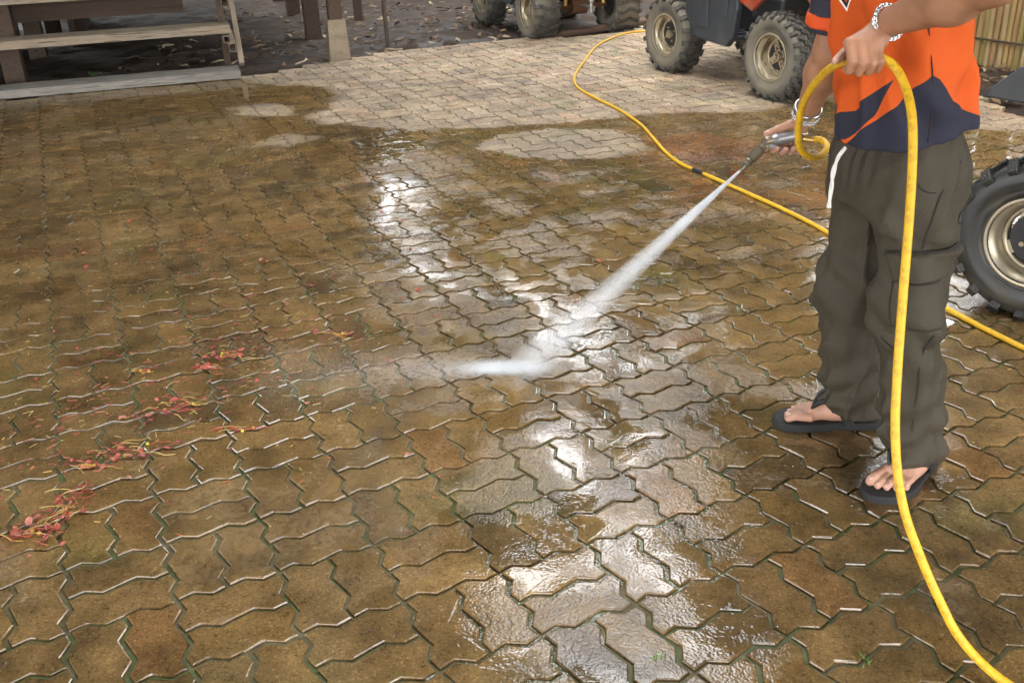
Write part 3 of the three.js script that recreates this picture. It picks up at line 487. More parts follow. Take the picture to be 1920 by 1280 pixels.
  for (const s of [-1, 1]) { const l = new THREE.SphereGeometry(.05, 14, 10); l.scale(.5, 1, 1); l.translate(o.high ? .44 : .77, o.high ? .8 : .74, s * .12); part('headlamp', l, phys({ color: lin(.7, .7, .68), roughness: .15 }), q); }
  return q;
}
quadBike('orange quad bike with a grey mud-spattered footwell, right of centre at the back', [1.942, 0, -7.282], 2.034, { rim: M.rim, body: M.orange });
quadBike('dirty quad bike seen from behind, standing on the earth past the paving', [.50, -.035, -10.27], 1.9606, { rim: M.rim, body: M.orange, swap: true });
quadBike('black quad bike with shiny pale rims standing in the water beside the man', [2.493, 0, -2.926], 2.335, { rim: M.cleanRim, body: M.plastic, swap: true, wet: true, high: true });
// ------------------------------------------------------------------ hoses
const hoseMat = std({ ...maps(256, (u, v, o) => { // fine braid marks, a worn spiral print
  const a = tileNoise(u, v, 16, 3), w = (u * 3 + v + .25 * (tileNoise(u, v, 4, 2) - .5) + 1) % 1, k = .45 * sstep(.82, .92, w) * (1 - sstep(.94, 1, w)) * sstep(.35, .6, tileNoise(u + .4, v, 8, 3)), d = sstep(.5, .75, tileNoise(u, v + .2, 4, 4)) * .5; o[0] = mixf(.70, .30, Math.max(k * .85, d)); o[1] = mixf(.40, .145, Math.max(k * .85, d)); o[2] = mixf(.012, .012, d); o[3] = .38 + .25 * a; o[4] = .6 * a - .4 * k; }), bumpScale: .001 });
function hose(pts, per, seg) { const g = tube(pts, .0088, seg, 14), uv = g.attributes.uv; for (let k = 0; k < uv.count; k++) uv.setX(k, uv.getX(k) * per); return g; }
{
  const y = .0095, pts = [[2.6, -10.4], [1.9, -9.75], [1.6, -9.66], [1.377, -9.56], [1.194, -9.5], [1.018, -9.255], [.831, -8.82], [.655, -8.07], [.555, -7.59], [.521, -7.29], [.533, -7.04], [.631, -6.667], [.737, -6.33], [.82, -5.92], [.85, -5.57], [.875, -5.24], [.921, -5.0], [.979, -4.863], [1.136, -4.483], [1.243, -4.214], [1.325, -3.967], [1.398, -3.61], [1.452, -3.305], [1.498, -3.131], [1.561, -2.936], [1.623, -2.771], [1.75, -2.45], [2.1, -2.0], [2.7, -1.7]].map(([x, z]) => V(x, y + .001, z));
  const h = thing('hose', 'yellow hose lying in a curve across the yard, joined with black tape', 'hose');
  part('tube', hose(pts, 70, 420), hoseMat, h);
  part('tape_joint', tube([[.962, .0105, -4.905], [.98, .0105, -4.863], [.998, .0105, -4.82]], .0125, 6, 12), std({ color: lin(.02, .02, .022), roughness: .5 }), h);
}
const HOSE2 = [[.8058, .7559, -2.5719], [.8337, .7575, -2.5616], [.8417, .7497, -2.5245], [.8127, .7397, -2.4753], [.7726, .7478, -2.4348], [.7399, .7736, -2.4139], [.7227, .82, -2.3919], [.7144, .8868, -2.3575], [.707, .9437, -2.285], [.6997, .9971, -2.1886], [.6938, 1.0384, -2.0864], [.6975, 1.0606, -2.0143], [.7176, 1.0671, -1.9907], [.7496, 1.0699, -1.983], [.7694, 1.0578, -1.9681], [.785, 1.0244, -1.9353], [.7883, .9771, -1.8903], [.786, .918, -1.8563], [.7756, .8071, -1.8028], [.758, .6685, -1.736], [.7414, .5299, -1.6692], [.7338, .4374, -1.6246], [.7351, .3631, -1.5888], [.7447, .2916, -1.5488], [.7686, .22, -1.5087], [.7995, .1486, -1.4688], [.8377, .0784, -1.4349], [.89, .03, -1.39], [.97, .0105, -1.31], [1.1, .0105, -1.15], [1.3, .0105, -.8], [1.5, .0105, -.2]];
{
  const h = thing('hose', 'yellow hose looping from the spray gun through the man\'s raised hand to the ground', 'hose');
  part('tube', hose(HOSE2, 58, 460), hoseMat, h);
  part('coupling', [rod([.795, .758, -2.577], [.8185, .756, -2.5665], .0105, .0105, 10)], M.gold, h);
}
// ------------------------------------------------------------------ spray gun
const GUN = { rear: V(.7866, .7668, -2.5883), head: V(.6905, .7635, -2.5435), tip: V(.6145, .696, -2.5097) };
{
  const g = thing('spray_gun', 'grey metal trigger spray gun with a nickel nozzle in the man\'s hand', 'spray gun');
  const grey = std({ color: lin(.33, .33, .33), roughness: .38, metalness: .5 }), nick = std({ color: lin(.34, .29, .21), roughness: .36, metalness: .8 });
  const { rear, head, tip } = GUN, ax = head.clone().sub(rear), L = (a, b, t) => a.clone().lerp(b, t);
  part('handle', [rod(L(rear, head, .08), L(rear, head, .78), .0165, .0155, 20), rod(L(rear, head, 0), L(rear, head, .08), .0135, .0165, 20), rod(L(rear, head, .78), L(rear, head, .95), .0155, .009, 20)], grey, g);
  part('collar', [rod(L(rear, head, -.1), rear, .012, .012, 8), rod(L(rear, head, -.16), L(rear, head, -.1), .0145, .0145, 6)], nick, g);
  const j = L(rear, head, 1.02), b = V(0, 1, 0);
  part('head_block', [rod(L(rear, head, .9), L(rear, head, 1.12), .0115, .0115, 14), rod(j.clone().add(V(0, .014, 0)), j.clone().add(V(0, -.012, 0)), .0095, .0115, 12)], nick, g);
  const d = (a, c, r0, r1, s = 18) => rod(L(j, tip, a), L(j, tip, c), r0, r1, s);
  part('barrel', [d(.02, .26, .0075, .0075), d(.14, .24, .012, .012, 6), d(.28, .62, .0138, .0138, 24), d(.64, .7, .0115, .0125)], nick, g);
  part('ring', [d(.25, .285, .0095, .0095), d(.615, .645, .0105, .0105), d(.695, .725, .0085, .0085), d(.81, .835, .006, .006)], M.black, g);
  const kn = []; for (let k = 0; k < 12; k++) { const t = .31 + k * .026; kn.push(d(t, t + .011, .0147, .0147, 16)); } part('knurling', kn, nick, g);
  part('nozzle', [d(.72, .815, .0122, .0122, 6), d(.83, .9, .0075, .0068), d(.9, 1, .0056, .0042)], nick, g);
  const lv = L(rear, head, .92).add(V(0, -.010, .006)), le = L(rear, head, .3).add(V(0, -.042, .012));
  const lb = new RoundedBoxGeometry(.021, .009, lv.distanceTo(le), 2, .004); lb.applyMatrix4(new THREE.Matrix4().lookAt(lv, le, b)); lb.translate(...L(lv, le, .5).toArray());
  part('trigger', [lb, rod(lv.clone().add(V(0, 0, -.012)), lv.clone().add(V(0, 0, .012)), .006, .006, 10), rod(le, le.clone().add(V(.004, .012, 0)), .006, .005, 8)], grey, g);
}
const PRINT = { // angle round the body (0 chest, + towards his left side), height
  low: [[-.35, .6], [-.35, .835], [-.24, .842], [.15, .883], [.53, .919], [.81, .948], [1.05, .991], [1.24, 1.017], [1.34, 1.007], [1.46, .985], [1.58, .958], [2.2, .91], [3.3, .9], [3.3, .6]],
  blade: [[.76, 1.0], [.61, .965], [.40, .919], [.15, .885], [-.26, .851], [-.6, .84], [-.9, .88], [-.5, .905], [-.19, .915], [.1, .937], [.37, .965]], back: [[2.2, .91], [3.3, .90], [3.3, .8], [2.2, .8]],
  logo: s => [[-.47, 1.2], [-.08, 1.2], [-.07, 1.158], [-.2, 1.145], [-.33, 1.122], [-.44, 1.15]].map(([a, y]) => [-.42 + (a + .27) * s, 1.165 + (y - 1.165) * s]) };
// ------------------------------------------------------------------ the man with the hose
const FACE = [-.94, 0, .342], SIDE = [.342, 0, .94]; // facing direction, and towards his left
const MAN = thing('person', 'man in orange and navy shirt and dark cargo trousers aiming the spray gun', 'person', [.97, 0, -2.2]);
const mo = MAN.position; // geometry below is written in world metres, then moved to the man's base
const own = g => { g.translate(-mo.x, -mo.y, -mo.z); return g; };
function lerpTab(T, y) { if (y <= T[0][0]) return T[0]; for (let k = 1; k < T.length; k++) if (y <= T[k][0]) { const a = T[k - 1], b = T[k], t = (y - a[0]) / (b[0] - a[0]), s = t * t * (3 - 2 * t); return a.map((v, i) => mixf(v, b[i], i < 3 ? t : s)); } return T[T.length - 1]; }
// y, centre x, centre z, half width, half depth
const TORSO = [[.78, .91, -2.212, .168, .131], [.84, .908, -2.214, .167, .130], [.93, .899, -2.222, .158, .121], [1.05, .884, -2.235, .156, .113], [1.2, .868, -2.246, .172, .112], [1.3, .858, -2.25, .168, .1], [1.36, .852, -2.25, .12, .085], [1.40, .85, -2.25, .07, .07]];
function torsoAt(x, y, z, grow) {
  const [, cx, cz, a, b] = lerpTab(TORSO, y), dx = x - cx, dz = z - cz, s = dx * SIDE[0] + dz * SIDE[2], f = dx * FACE[0] + dz * FACE[2];
  const A = a + grow, B = b + grow, k = Math.pow(Math.pow(Math.abs(s) / A, 2.3) + Math.pow(Math.abs(f) / B, 2.3), 1 / 2.3); return [(k - 1) * Math.min(A, B), Math.atan2(s, f)];
}
const shoulderL = [.93, 1.30, -2.075], shoulderR = [.80, 1.30, -2.41], elbowL = [.853, 1.238, -1.775], wristL = [.752, 1.140, -1.988], elbowR = [.806, 1.004, -2.452], wristR = [.7933, .8097, -2.5867];
function shirt(x, y, z) {
  let [d, th] = torsoAt(x, y, z, 0);
  const fold = .012 * Math.sin(th * 5.5 - y * 11 + 4 * vn(th * 1.7 + 2, y * 4)) * (.3 + .7 * vn(th * 2 + 9, y * 3)) + .008 * Math.sin(th * 9 + y * 16 + 3 * vn(th * 2, y * 5)) * (.35 + sstep(1.15, .86, y)) + .006 * (vn3(th * 3.2 + 4, y * 9 + th * 2, 2) - .5) * 2 + .005 * Math.sin(y * 48 + th * 4.5 + 5 * vn(y * 6, th * 2.5)) * sstep(.5, 1.8, Math.abs(th - .2));
  d += fold * (1 - .65 * sstep(.97, .85, y)); const t = Math.min(Math.abs(th), 1.8); d = Math.max(d, .836 + .01 * t + .01 * t * t + 0.0015 * Math.sin(th * 5) - y, y - 1.385); return d * .8;
}
function sleeve(x, y, z, S, E, t) { const e = [mixf(S[0], E[0], t), mixf(S[1], E[1], t), mixf(S[2], E[2], t)]; return cone(x, y, z, S, e, .082, .066) + .004 * Math.sin(y * 60 + x * 30); }
// fabric bump
const cloth = maps(256, (u, v, o) => { const a = tileNoise(u, v, 64, 2), b = tileNoise(u, v, 8, 4); o[0] = o[1] = o[2] = .78 + .22 * b + .1 * (a - .5); o[3] = .8 + .2 * a; o[4] = a; });
function planarUV(g, s) { const p = g.attributes.position, u = new Float32Array(p.count * 2); for (let k = 0; k < p.count; k++) { u[2 * k] = (p.getX(k) + p.getZ(k) * .83) * s; u[2 * k + 1] = p.getY(k) * s; } g.setAttribute('uv', new THREE.BufferAttribute(u, 2)); return g; }
{ // shirt: sublimated print, orange over navy, laid out round the body (u: angle from the chest, v: height)
  const N = 1024, c = document.createElement('canvas'); c.width = c.height = N; const x = c.getContext('2d');
  const P = (th, y) => [(th / (2 * Math.PI) + .5) * N, (1 - (y - .78) / .62) * N], poly = (col, L) => { x.fillStyle = col; x.beginPath(); L.forEach(([a, b], i) => { const [p, q] = P(a, b); i ? x.lineTo(p, q) : x.moveTo(p, q); }); x.closePath(); x.fill(); };
  const OR = '#c9551c', NV = '#2b2c38'; x.fillStyle = OR; x.fillRect(0, 0, N, N);
  poly(NV, PRINT.low); poly(NV, PRINT.blade); poly(NV, PRINT.back); poly(NV, [[-3.2, .6], [-3.2, .93], [-2.0, .98], [-1.2, .93], [-.6, .87], [-.3, .84], [-.3, .6]]);
  // chest emblem: dark shield with white edge
  poly('#f4efe8', PRINT.logo(1)); poly('#20212a', PRINT.logo(.82)); poly('#c9551c', PRINT.logo(.55)); poly('#f4efe8', PRINT.logo(.22));
  const t = new THREE.CanvasTexture(c); t.colorSpace = THREE.SRGBColorSpace; t.flipY = true;
  const g = surfaceNets(shirt, [.66, .79, -2.48], [1.12, 1.4, -1.99], .0075), p = g.attributes.position, uv = new Float32Array(p.count * 2);
  for (let k = 0; k < p.count; k++) { const th = torsoAt(p.getX(k), p.getY(k), p.getZ(k), 0)[1]; uv[2 * k] = th / (2 * Math.PI) + .5; uv[2 * k + 1] = (p.getY(k) - .78) / .62; }
  g.setAttribute('uv', new THREE.BufferAttribute(uv, 2));
  // split the wrap-round seam at the back
  const idx = g.index.array; const np = Array.from(p.array), nu = Array.from(uv), nn = Array.from(g.attributes.normal.array);
  for (let k = 0; k < idx.length; k += 3) { const us = [0, 1, 2].map(q => nu[2 * idx[k + q]]); if (Math.max(...us) - Math.min(...us) > .5) for (let q = 0; q < 3; q++) if (us[q] < .5) { const s = idx[k + q]; idx[k + q] = np.length / 3; np.push(np[3 * s], np[3 * s + 1], np[3 * s + 2]); nn.push(nn[3 * s], nn[3 * s + 1], nn[3 * s + 2]); nu.push(nu[2 * s] + 1, nu[2 * s + 1]); } }
  g.setAttribute('position', new THREE.Float32BufferAttribute(np, 3)); g.setAttribute('normal', new THREE.Float32BufferAttribute(nn, 3)); g.setAttribute('uv', new THREE.Float32BufferAttribute(nu, 2)); g.setIndex(Array.from(idx));
  t.wrapS = THREE.RepeatWrapping;
  const bm = cloth.bumpMap.clone(); bm.repeat.set(14, 8); bm.needsUpdate = true;
  const sh = part('shirt', own(g), phys({ map: t, bumpMap: bm, bumpScale: .0008, roughness: .8, specularIntensity: .5 }), MAN);
  const navy = phys({ color: lin(.024, .025, .038), bumpMap: cloth.bumpMap, bumpScale: .0006, roughness: .75, sheen: .2 }), orange = phys({ color: lin(.72, .085, .006), roughness: .75, sheen: .2 });
  for (const [S, E, q] of [[shoulderL, elbowL, .6], [shoulderR, elbowR, .82]]) {
    const lo = [0, 1, 2].map(i => Math.min(S[i], E[i]) - .1), hi = [0, 1, 2].map(i => Math.max(S[i], E[i]) + .1), e = [0, 1, 2].map(i => mixf(S[i], E[i], q)), dir = [0, 1, 2].map(i => E[i] - S[i]), L = Math.hypot(...dir);
    const cut = (x, y, z, a) => ((x - S[0]) * dir[0] + (y - S[1]) * dir[1] + (z - S[2]) * dir[2]) / L - a * L;
    const s1 = part('sleeve', own(planarUV(surfaceNets((x, y, z) => Math.max(sleeve(x, y, z, S, E, q), cut(x, y, z, q)), lo, hi, .0075), 6)), navy, sh);
    part('sleeve_trim', own(surfaceNets((x, y, z) => Math.max(sleeve(x, y, z, S, E, q) - .0022, cut(x, y, z, q - .04), -cut(x, y, z, q - .15)), lo, hi, .006)), orange, s1);
  }
  part('side_seam', own(tube([[1.22, .875], [1.23, .95], [1.235, 1.02], [1.23, 1.1], [1.22, 1.2]].map(([th, y]) => { const [, cx, cz, a, b] = lerpTab(TORSO, y), dx = SIDE[0] * Math.sin(th) + FACE[0] * Math.cos(th), dz = SIDE[2] * Math.sin(th) + FACE[2] * Math.cos(th); let r = .3; while (r > .05 && shirt(cx + dx * r, y, cz + dz * r) > .0002) r -= .001; return [cx + dx * (r + .0006), y, cz + dz * (r + .0006)]; }), .0016, 60, 5)), std({ color: lin(.022, .01, .009), roughness: .9 }), sh);
}
// trousers
const LEG = { n: [[.925, .78, -2.13], [.932, .47, -2.09], [1.0, .07, -2.105]], f: [[.893, .78, -2.295], [.872, .45, -2.325], [.93, .055, -2.356]] };
function legD(x, y, z, L, k) {
  const [H, K, A] = L; let d = smin(cone(x, y, z, H, K, .086, .073), cone(x, y, z, K, A, .074, .068), .05);
  const cx = mixf(A[0], H[0], clamp((y - A[1]) / (H[1] - A[1]))), cz = mixf(A[2], H[2], clamp((y - A[1]) / (H[1] - A[1]))), th = Math.atan2(z - cz, x - cx);
  const low = sstep(.34, .1, y), kn = Math.exp(-Math.pow((y - .44) / .13, 2));
  d += .013 * low * Math.sin(y * 72 + th * 1.8 + k + 3.4 * vn(th * 1.5 + k, y * 6)) * (.35 + .65 * vn(th * 1.3 + 3 * k, y * 7 + 5));
  d += .008 * kn * Math.sin(y * 55 - th * 2.4 + 3 * vn(th * 2, y * 9 + k)) + .016 * (vn3(th * 1.6 + k, y * 6 + th * .8, 3) - .5) - .015 * Math.pow(1 - Math.abs(2 * vn3(th * 1.5 + k, y * 6 + th * 1.1, 5) - 1), 3) + .004;
  return d;
}
function trousers(x, y, z) {
  let d = smin(legD(x, y, z, LEG.n, 1), legD(x, y, z, LEG.f, 4), .035);
  const [t, th] = torsoAt(x, Math.max(y, .8), z, -.017 - .016 * sstep(.79, .85, y)); const pelvis = Math.max(t, .70 - y) + .0055 * Math.sin(th * 19 + 2 * vn(th * 4, y * 8)) * sstep(.70, .82, y) + .006 * (vn3(th * 3, y * 14, 1) - .5);
  d = smin(d, pelvis, .07);
  // long diagonal drag folds from the crotch
  d += .009 * Math.sin((x - .85) * 48 + y * 34 + 2 * vn(x * 20, y * 12)) * Math.exp(-Math.pow((y - .66) / .09, 2)) * sstep(-2.3, -2.1, z);
  return Math.max(d, y - .91, .05 + (x - .93) * .25 * (z < -2.2 ? -1 : 1) * .4 - y) * .85;
}
function project(sdf, p, axis, off) { // drop a point on the surface, looking from outside towards an axis point
  const o = V(...p).sub(V(axis[0], p[1], axis[2])).setY(0).normalize(), q = V(axis[0], p[1], axis[2]).addScaledVector(o, .22);
  for (let k = 0; k < 60; k++) { const d = sdf(q.x, q.y, q.z) - off; if (d < .0003) break; q.addScaledVector(o, -Math.min(d * .8, .02)); } return q;
}
const trMat = phys({ ...cloth, color: lin(.056, .045, .029), bumpScale: .0008, roughness: .85, specularIntensity: .6 });
{
  const t = part('trousers', own(planarUV(surfaceNets(trousers, [.73, .03, -2.47], [1.12, .93, -1.95], .0062), 5)), trMat, MAN);
  const axisOf = y => { const L = LEG.n, k = clamp((y - L[2][1]) / (L[0][1] - L[2][1])); return [mixf(L[2][0], L[0][0], k), 0, mixf(L[2][2], L[0][2], k)]; };
  const patch = (c, off, n = 14) => { const pos = [], idx = [], m = n + 1; for (const o of [off, -.004]) for (let j = 0; j <= n; j++) for (let i = 0; i <= n; i++) { const u = i / n, v = j / n, q = [0, 1, 2].map(k => mixf(mixf(c[0][k], c[1][k], u), mixf(c[3][k], c[2][k], u), v)), e = o > 0 && (i === 0 || j === 0 || i === n || j === n) ? o * .55 : o; const p = project(trousers, q, axisOf(q[1]), e); pos.push(p.x, p.y, p.z); }
    for (let j = 0; j < n; j++) for (let i = 0; i < n; i++) { const a = j * m + i; idx.push(a, a + m, a + 1, a + 1, a + m, a + m + 1); }
    const rim = []; for (let i = 0; i <= n; i++) rim.push(i); for (let j = 1; j <= n; j++) rim.push(j * m + n); for (let i = n - 1; i >= 0; i--) rim.push(n * m + i); for (let j = n - 1; j > 0; j--) rim.push(j * m);
    for (let k = 0; k < rim.length; k++) { const a = rim[k], b = rim[(k + 1) % rim.length], N = m * m; idx.push(a, b, a + N, b, b + N, a + N); }
    const g = new THREE.BufferGeometry(); g.setAttribute('position', new THREE.Float32BufferAttribute(pos, 3)); g.setIndex(idx); g.computeVertexNormals(); return planarUV(g, 5); };
  part('cargo_pocket', own(patch([[.838, .575, -2.03], [.978, .595, -2.04], [.985, .47, -2.03], [.85, .455, -2.01]], .008)), trMat, t);
  part('pocket_flap', own(patch([[.830, .628, -2.054], [.99, .648, -2.07], [.985, .582, -2.04], [.838, .562, -2.023]], .017)), trMat, t);
  const seamMat = std({ color: lin(.016, .013, .01), roughness: .9 });
  const seam = (L, r = .0016) => part('seam', own(tube(L.map(p => project(trousers, p, axisOf(p[1]), .0004)), r, L.length * 8, 5)), seamMat, t);
  seam([[.935, .83, -2.119], [.93, .77, -2.09], [.925, .715, -2.064], [.917, .67, -2.04], [.912, .645, -2.023]], .002);
  seam([[.957, .45, -2.06], [.954, .4, -2.058], [.95, .35, -2.04], [.948, .313, -2.014], [.944, .26, -2.0], [.94, .2, -1.98], [.94, .14, -1.97]], .002);
  seam([[.897, .825, -2.088], [.903, .79, -2.08], [.912, .775, -2.073], [.924, .772, -2.069]]); seam([[1.036, .821, -2.148], [1.015, .816, -2.146], [.996, .811, -2.143], [.985, .75, -2.11], [.974, .694, -2.087], [.993, .687, -2.083]]);
  const edge = (L, off) => part('seam', own(tube(L.map(p => project(trousers, p, axisOf(p[1]), off)), .0022, L.length * 8, 5)), seamMat, t);
  const sub4 = (a, b) => [0, .25, .5, .75, 1].map(k => a.map((v, i) => mixf(v, b[i], k)));
  edge([...sub4([.985, .579, -2.04], [.838, .559, -2.023])], .007); edge([...sub4([.838, .575, -2.03], [.85, .455, -2.01])], .002); edge([...sub4([.85, .455, -2.01], [.985, .47, -2.03])], .002); edge([...sub4([.830, .629, -2.054], [.99, .649, -2.07])], .006);
  seam([[.864, .415, -2.063], [.911, .399, -2.056], [.959, .407, -2.06], [1.0, .433, -2.072]]);
  const ds = [[.764, .842, -2.166], [.745, .822, -2.152], [.735, .793, -2.142], [.732, .766, -2.134], [.729, .739, -2.128], [.727, .716, -2.122]];
  part('drawstring', own(join([tube(ds.map(([x, y, z], k) => [x + .0022 * Math.sin(k * 2.2), y, z + .0022 * Math.cos(k * 2.2)]), .0036, 50, 7), tube(ds.map(([x, y, z], k) => [x - .0022 * Math.sin(k * 2.2), y, z - .0022 * Math.cos(k * 2.2)]), .0036, 50, 7)])), std({ color: lin(.62, .6, .55), roughness: .9 }), t);
}
// ------------------------------------------------------------------ body
function chain(x, y, z, L) { let d = 1e9; for (let k = 0; k < L.length - 1; k++) d = Math.min(d, cone(x, y, z, L[k], L[k + 1], L[k][3], L[k + 1][3])); return d; }
const near = (p, q, f) => [0, 1, 2].map(k => f(p[k], q[k]));
const handFrame = o => (a, b, c, r) => [o[0] + a, o[1] + b * .9008 + c * .4342, o[2] - b * .4342 + c * .9008, r];
// left hand: closed round the hose, back of the hand up, fingers hanging over it
const hl = handFrame([.7176, 1.0701, -1.9907]);
const fingersL = [
  [hl(-.031, .027, .008, .0102), hl(-.031, -.012, .0215, .0096), hl(-.031, -.026, .004, .0086), hl(-.030, -.018, -.014, .0076)],
  [hl(-.0125, .024, .014, .0106), hl(-.0115, -.017, .0245, .0099), hl(-.012, -.030, .004, .0088), hl(-.012, -.020, -.015, .0078)],
  [hl(.0065, .0185, .014, .0103), hl(.0085, -.018, .023, .0095), hl(.008, -.029, .003, .0086), hl(.007, -.019, -.014, .0076)],
  [hl(.0245, .012, .009, .0092), hl(.0265, -.014, .0175, .0085), hl(.026, -.025, .001, .0077), hl(.024, -.016, -.013, .007)]];
const thumbL = [hl(.012, .042, -.022, .0145), hl(-.022, .022, -.026, .0125), hl(-.045, .004, -.014, .0095), hl(-.056, -.004, -.004, .0075)];
const wl = hl(.044, .066, -.004, .025);
function handL(x, y, z) {
  let palm = cone(x, y, z, wl, hl(.03, .04, -.004), .0245, .0225); const kn = fingersL.map(f => f[0]);
  for (let k = 0; k < 4; k++) palm = smin(palm, cone(x, y, z, hl(.034 - .008 * (3 - k) * .6, .046, -.003), kn[k], .018, .0112), .014);
  palm = smin(palm, cone(x, y, z, hl(.02, .036, -.012), hl(-.014, .014, -.008), .016, .011), .014);
  let d = palm; for (const f of fingersL) d = smin(d, chain(x, y, z, f), .0045); d = smin(d, chain(x, y, z, thumbL), .006);
  return d;
}
// right hand: thumb along the top of the gun, fingers closed under its handle
const hr = handFrame([.7433, .7655, -2.5690]); // middle of the gun handle
const wr = hr(.052, .052, .004, .025);
const fingersR = [
  [hr(-.010, .012, -.030, .0105), hr(-.026, -.018, -.024, .0098), hr(-.032, -.034, .0, .0088), hr(-.029, -.033, .020, .0078)],
  [hr(.006, .012, -.033, .0108), hr(-.006, -.024, -.028, .0099), hr(-.010, -.040, .0, .0088), hr(-.006, -.037, .022, .0078)],
  [hr(.023, .011, -.031, .0104), hr(.014, -.024, -.026, .0095), hr(.011, -.040, .001, .0086), hr(.015, -.035, .022, .0076)],
  [hr(.038, .010, -.026, .0094), hr(.034, -.019, -.022, .0085), hr(.032, -.034, .001, .0078), hr(.034, -.031, .018, .007)]];
const thumbR = [hr(.040, .036, .002, .0155), hr(.008, .030, .006, .0128), hr(-.024, .0195, .008, .0108), hr(-.052, .0085, .010, .0088)];
function handR(x, y, z) {
  let palm = cone(x, y, z, wr, hr(.034, .034, -.012), .0245, .021); const kn = fingersR.map(f => f[0]);
  for (let k = 0; k < 4; k++) palm = smin(palm, cone(x, y, z, hr(.04, .034, -.014), kn[k], .018, .0115), .014);
  let d = palm; for (const f of fingersR) d = smin(d, chain(x, y, z, f), .0045); d = smin(d, chain(x, y, z, thumbR), .01);
  return d;
}
function arms(x, y, z) {
  let d = smin(cone(x, y, z, shoulderL, elbowL, .052, .043), cone(x, y, z, elbowL, [mixf(elbowL[0], wl[0], .35), mixf(elbowL[1], wl[1], .35) - .004, mixf(elbowL[2], wl[2], .35)], .043, .045), .03);
  d = smin(d, cone(x, y, z, [mixf(elbowL[0], wl[0], .35), mixf(elbowL[1], wl[1], .35) - .004, mixf(elbowL[2], wl[2], .35)], wl, .045, .0265), .03);
  let e = smin(cone(x, y, z, shoulderR, elbowR, .052, .041), cone(x, y, z, elbowR, [mixf(elbowR[0], wr[0], .3), mixf(elbowR[1], wr[1], .3), mixf(elbowR[2], wr[2], .3)], .041, .043), .03);
  e = smin(e, cone(x, y, z, [mixf(elbowR[0], wr[0], .3), mixf(elbowR[1], wr[1], .3), mixf(elbowR[2], wr[2], .3)], wr, .043, .026), .03); return Math.min(d, e);
}
const HEAD = { c: [.80, 1.545, -2.215], f: [-.82, -.42, .39] }; // looking down at the jet
const hu = (() => { const f = V(...HEAD.f).normalize(), s = V(0, 1, 0).cross(f).normalize(), u = f.clone().cross(s); return { f, s, u }; })(); // s: towards his left
const hp = (a, b, c) => V(...HEAD.c).addScaledVector(hu.f, a).addScaledVector(hu.u, b).addScaledVector(hu.s, c).toArray();
function head(x, y, z) {
  const p = V(x - HEAD.c[0], y - HEAD.c[1], z - HEAD.c[2]), f = p.dot(hu.f), u = p.dot(hu.u), s = p.dot(hu.s);
  const ell = (cf, cu, cs, rf, ru, rs) => { const k = Math.hypot((f - cf) / rf, (u - cu) / ru, (s - cs) / rs); return (k - 1) * Math.min(rf, ru, rs); };
  let d = smin(ell(-.012, .03, 0, .097, .092, .076), ell(.03, -.045, 0, .062, .075, .056), .05);
  d = smin(d, cone(f, u, s, [.088, .012, 0], [.108, -.022, 0], .009, .014), .014); d = smin(d, cone(f, u, s, [.085, -.052, -.016], [.085, -.052, .016], .010, .010), .012); d = smin(d, ell(.075, -.092, 0, .02, .02, .022), .02);
  for (const q of [-1, 1]) { d = Math.max(d, -ell(.098, .006, q * .031, .016, .011, .015)); d = smin(d, ell(-.012, 0, q * .078, .018, .03, .009), .008); }
  d = smin(d, cone(f, u, s, [-.03, -.06, 0], [-.055, -.16, 0], .052, .056), .03); return d;
}
// foot: forward along f from the heel, i towards the inner side
function footField(H, T, inner) {
  const f = V(T[0] - H[0], 0, T[1] - H[1]).normalize(), i = V(-f.z, 0, f.x).multiplyScalar(inner), P = (a, b, c) => V(H[0], .019, H[1]).addScaledVector(f, a).addScaledVector(i, c).add(V(0, b, 0)).toArray();
  const toes = [[.182, .03, .252, .034, .0135, .0122], [.186, .011, .25, .013, .0098, .0088], [.182, -.006, .241, -.006, .0094, .0084], [.174, -.021, .227, -.024, .0092, .0082], [.162, -.034, .208, -.04, .0092, .0084]];
  const fn = (x, y, z) => {
    let d = smin(cone(x, y, z, P(.03, .028, 0), P(.11, .034, .0), .031, .033), cone(x, y, z, P(.11, .036, .004), P(.172, .02, .016), .032, .021), .03);
    d = smin(d, cone(x, y, z, P(.09, .024, -.016), P(.16, .015, -.026), .024, .017), .03); d = smin(d, cone(x, y, z, P(.055, .05, 0), P(.052, .12, 0), .036, .034), .04);
    for (const [a, c, b, e, r0, r1] of toes) { const m = P((a + b) / 2 + .006, r0 + .006, (c + e) / 2); let t = Math.min(cone(x, y, z, P(a, .016, c), m, r0 + .001, r0), cone(x, y, z, m, P(b - r1, r1 + .001, e), r0, r1)); d = smin(d, t, .0035); }
    return Math.max(d, .0195 - y);
  };
  return { fn, P, f, i, toes };
}
const footN = footField([1.078, -2.172], [.875, -1.985], 1), footF = footField([1.004, -2.358], [.752, -2.389], -1);
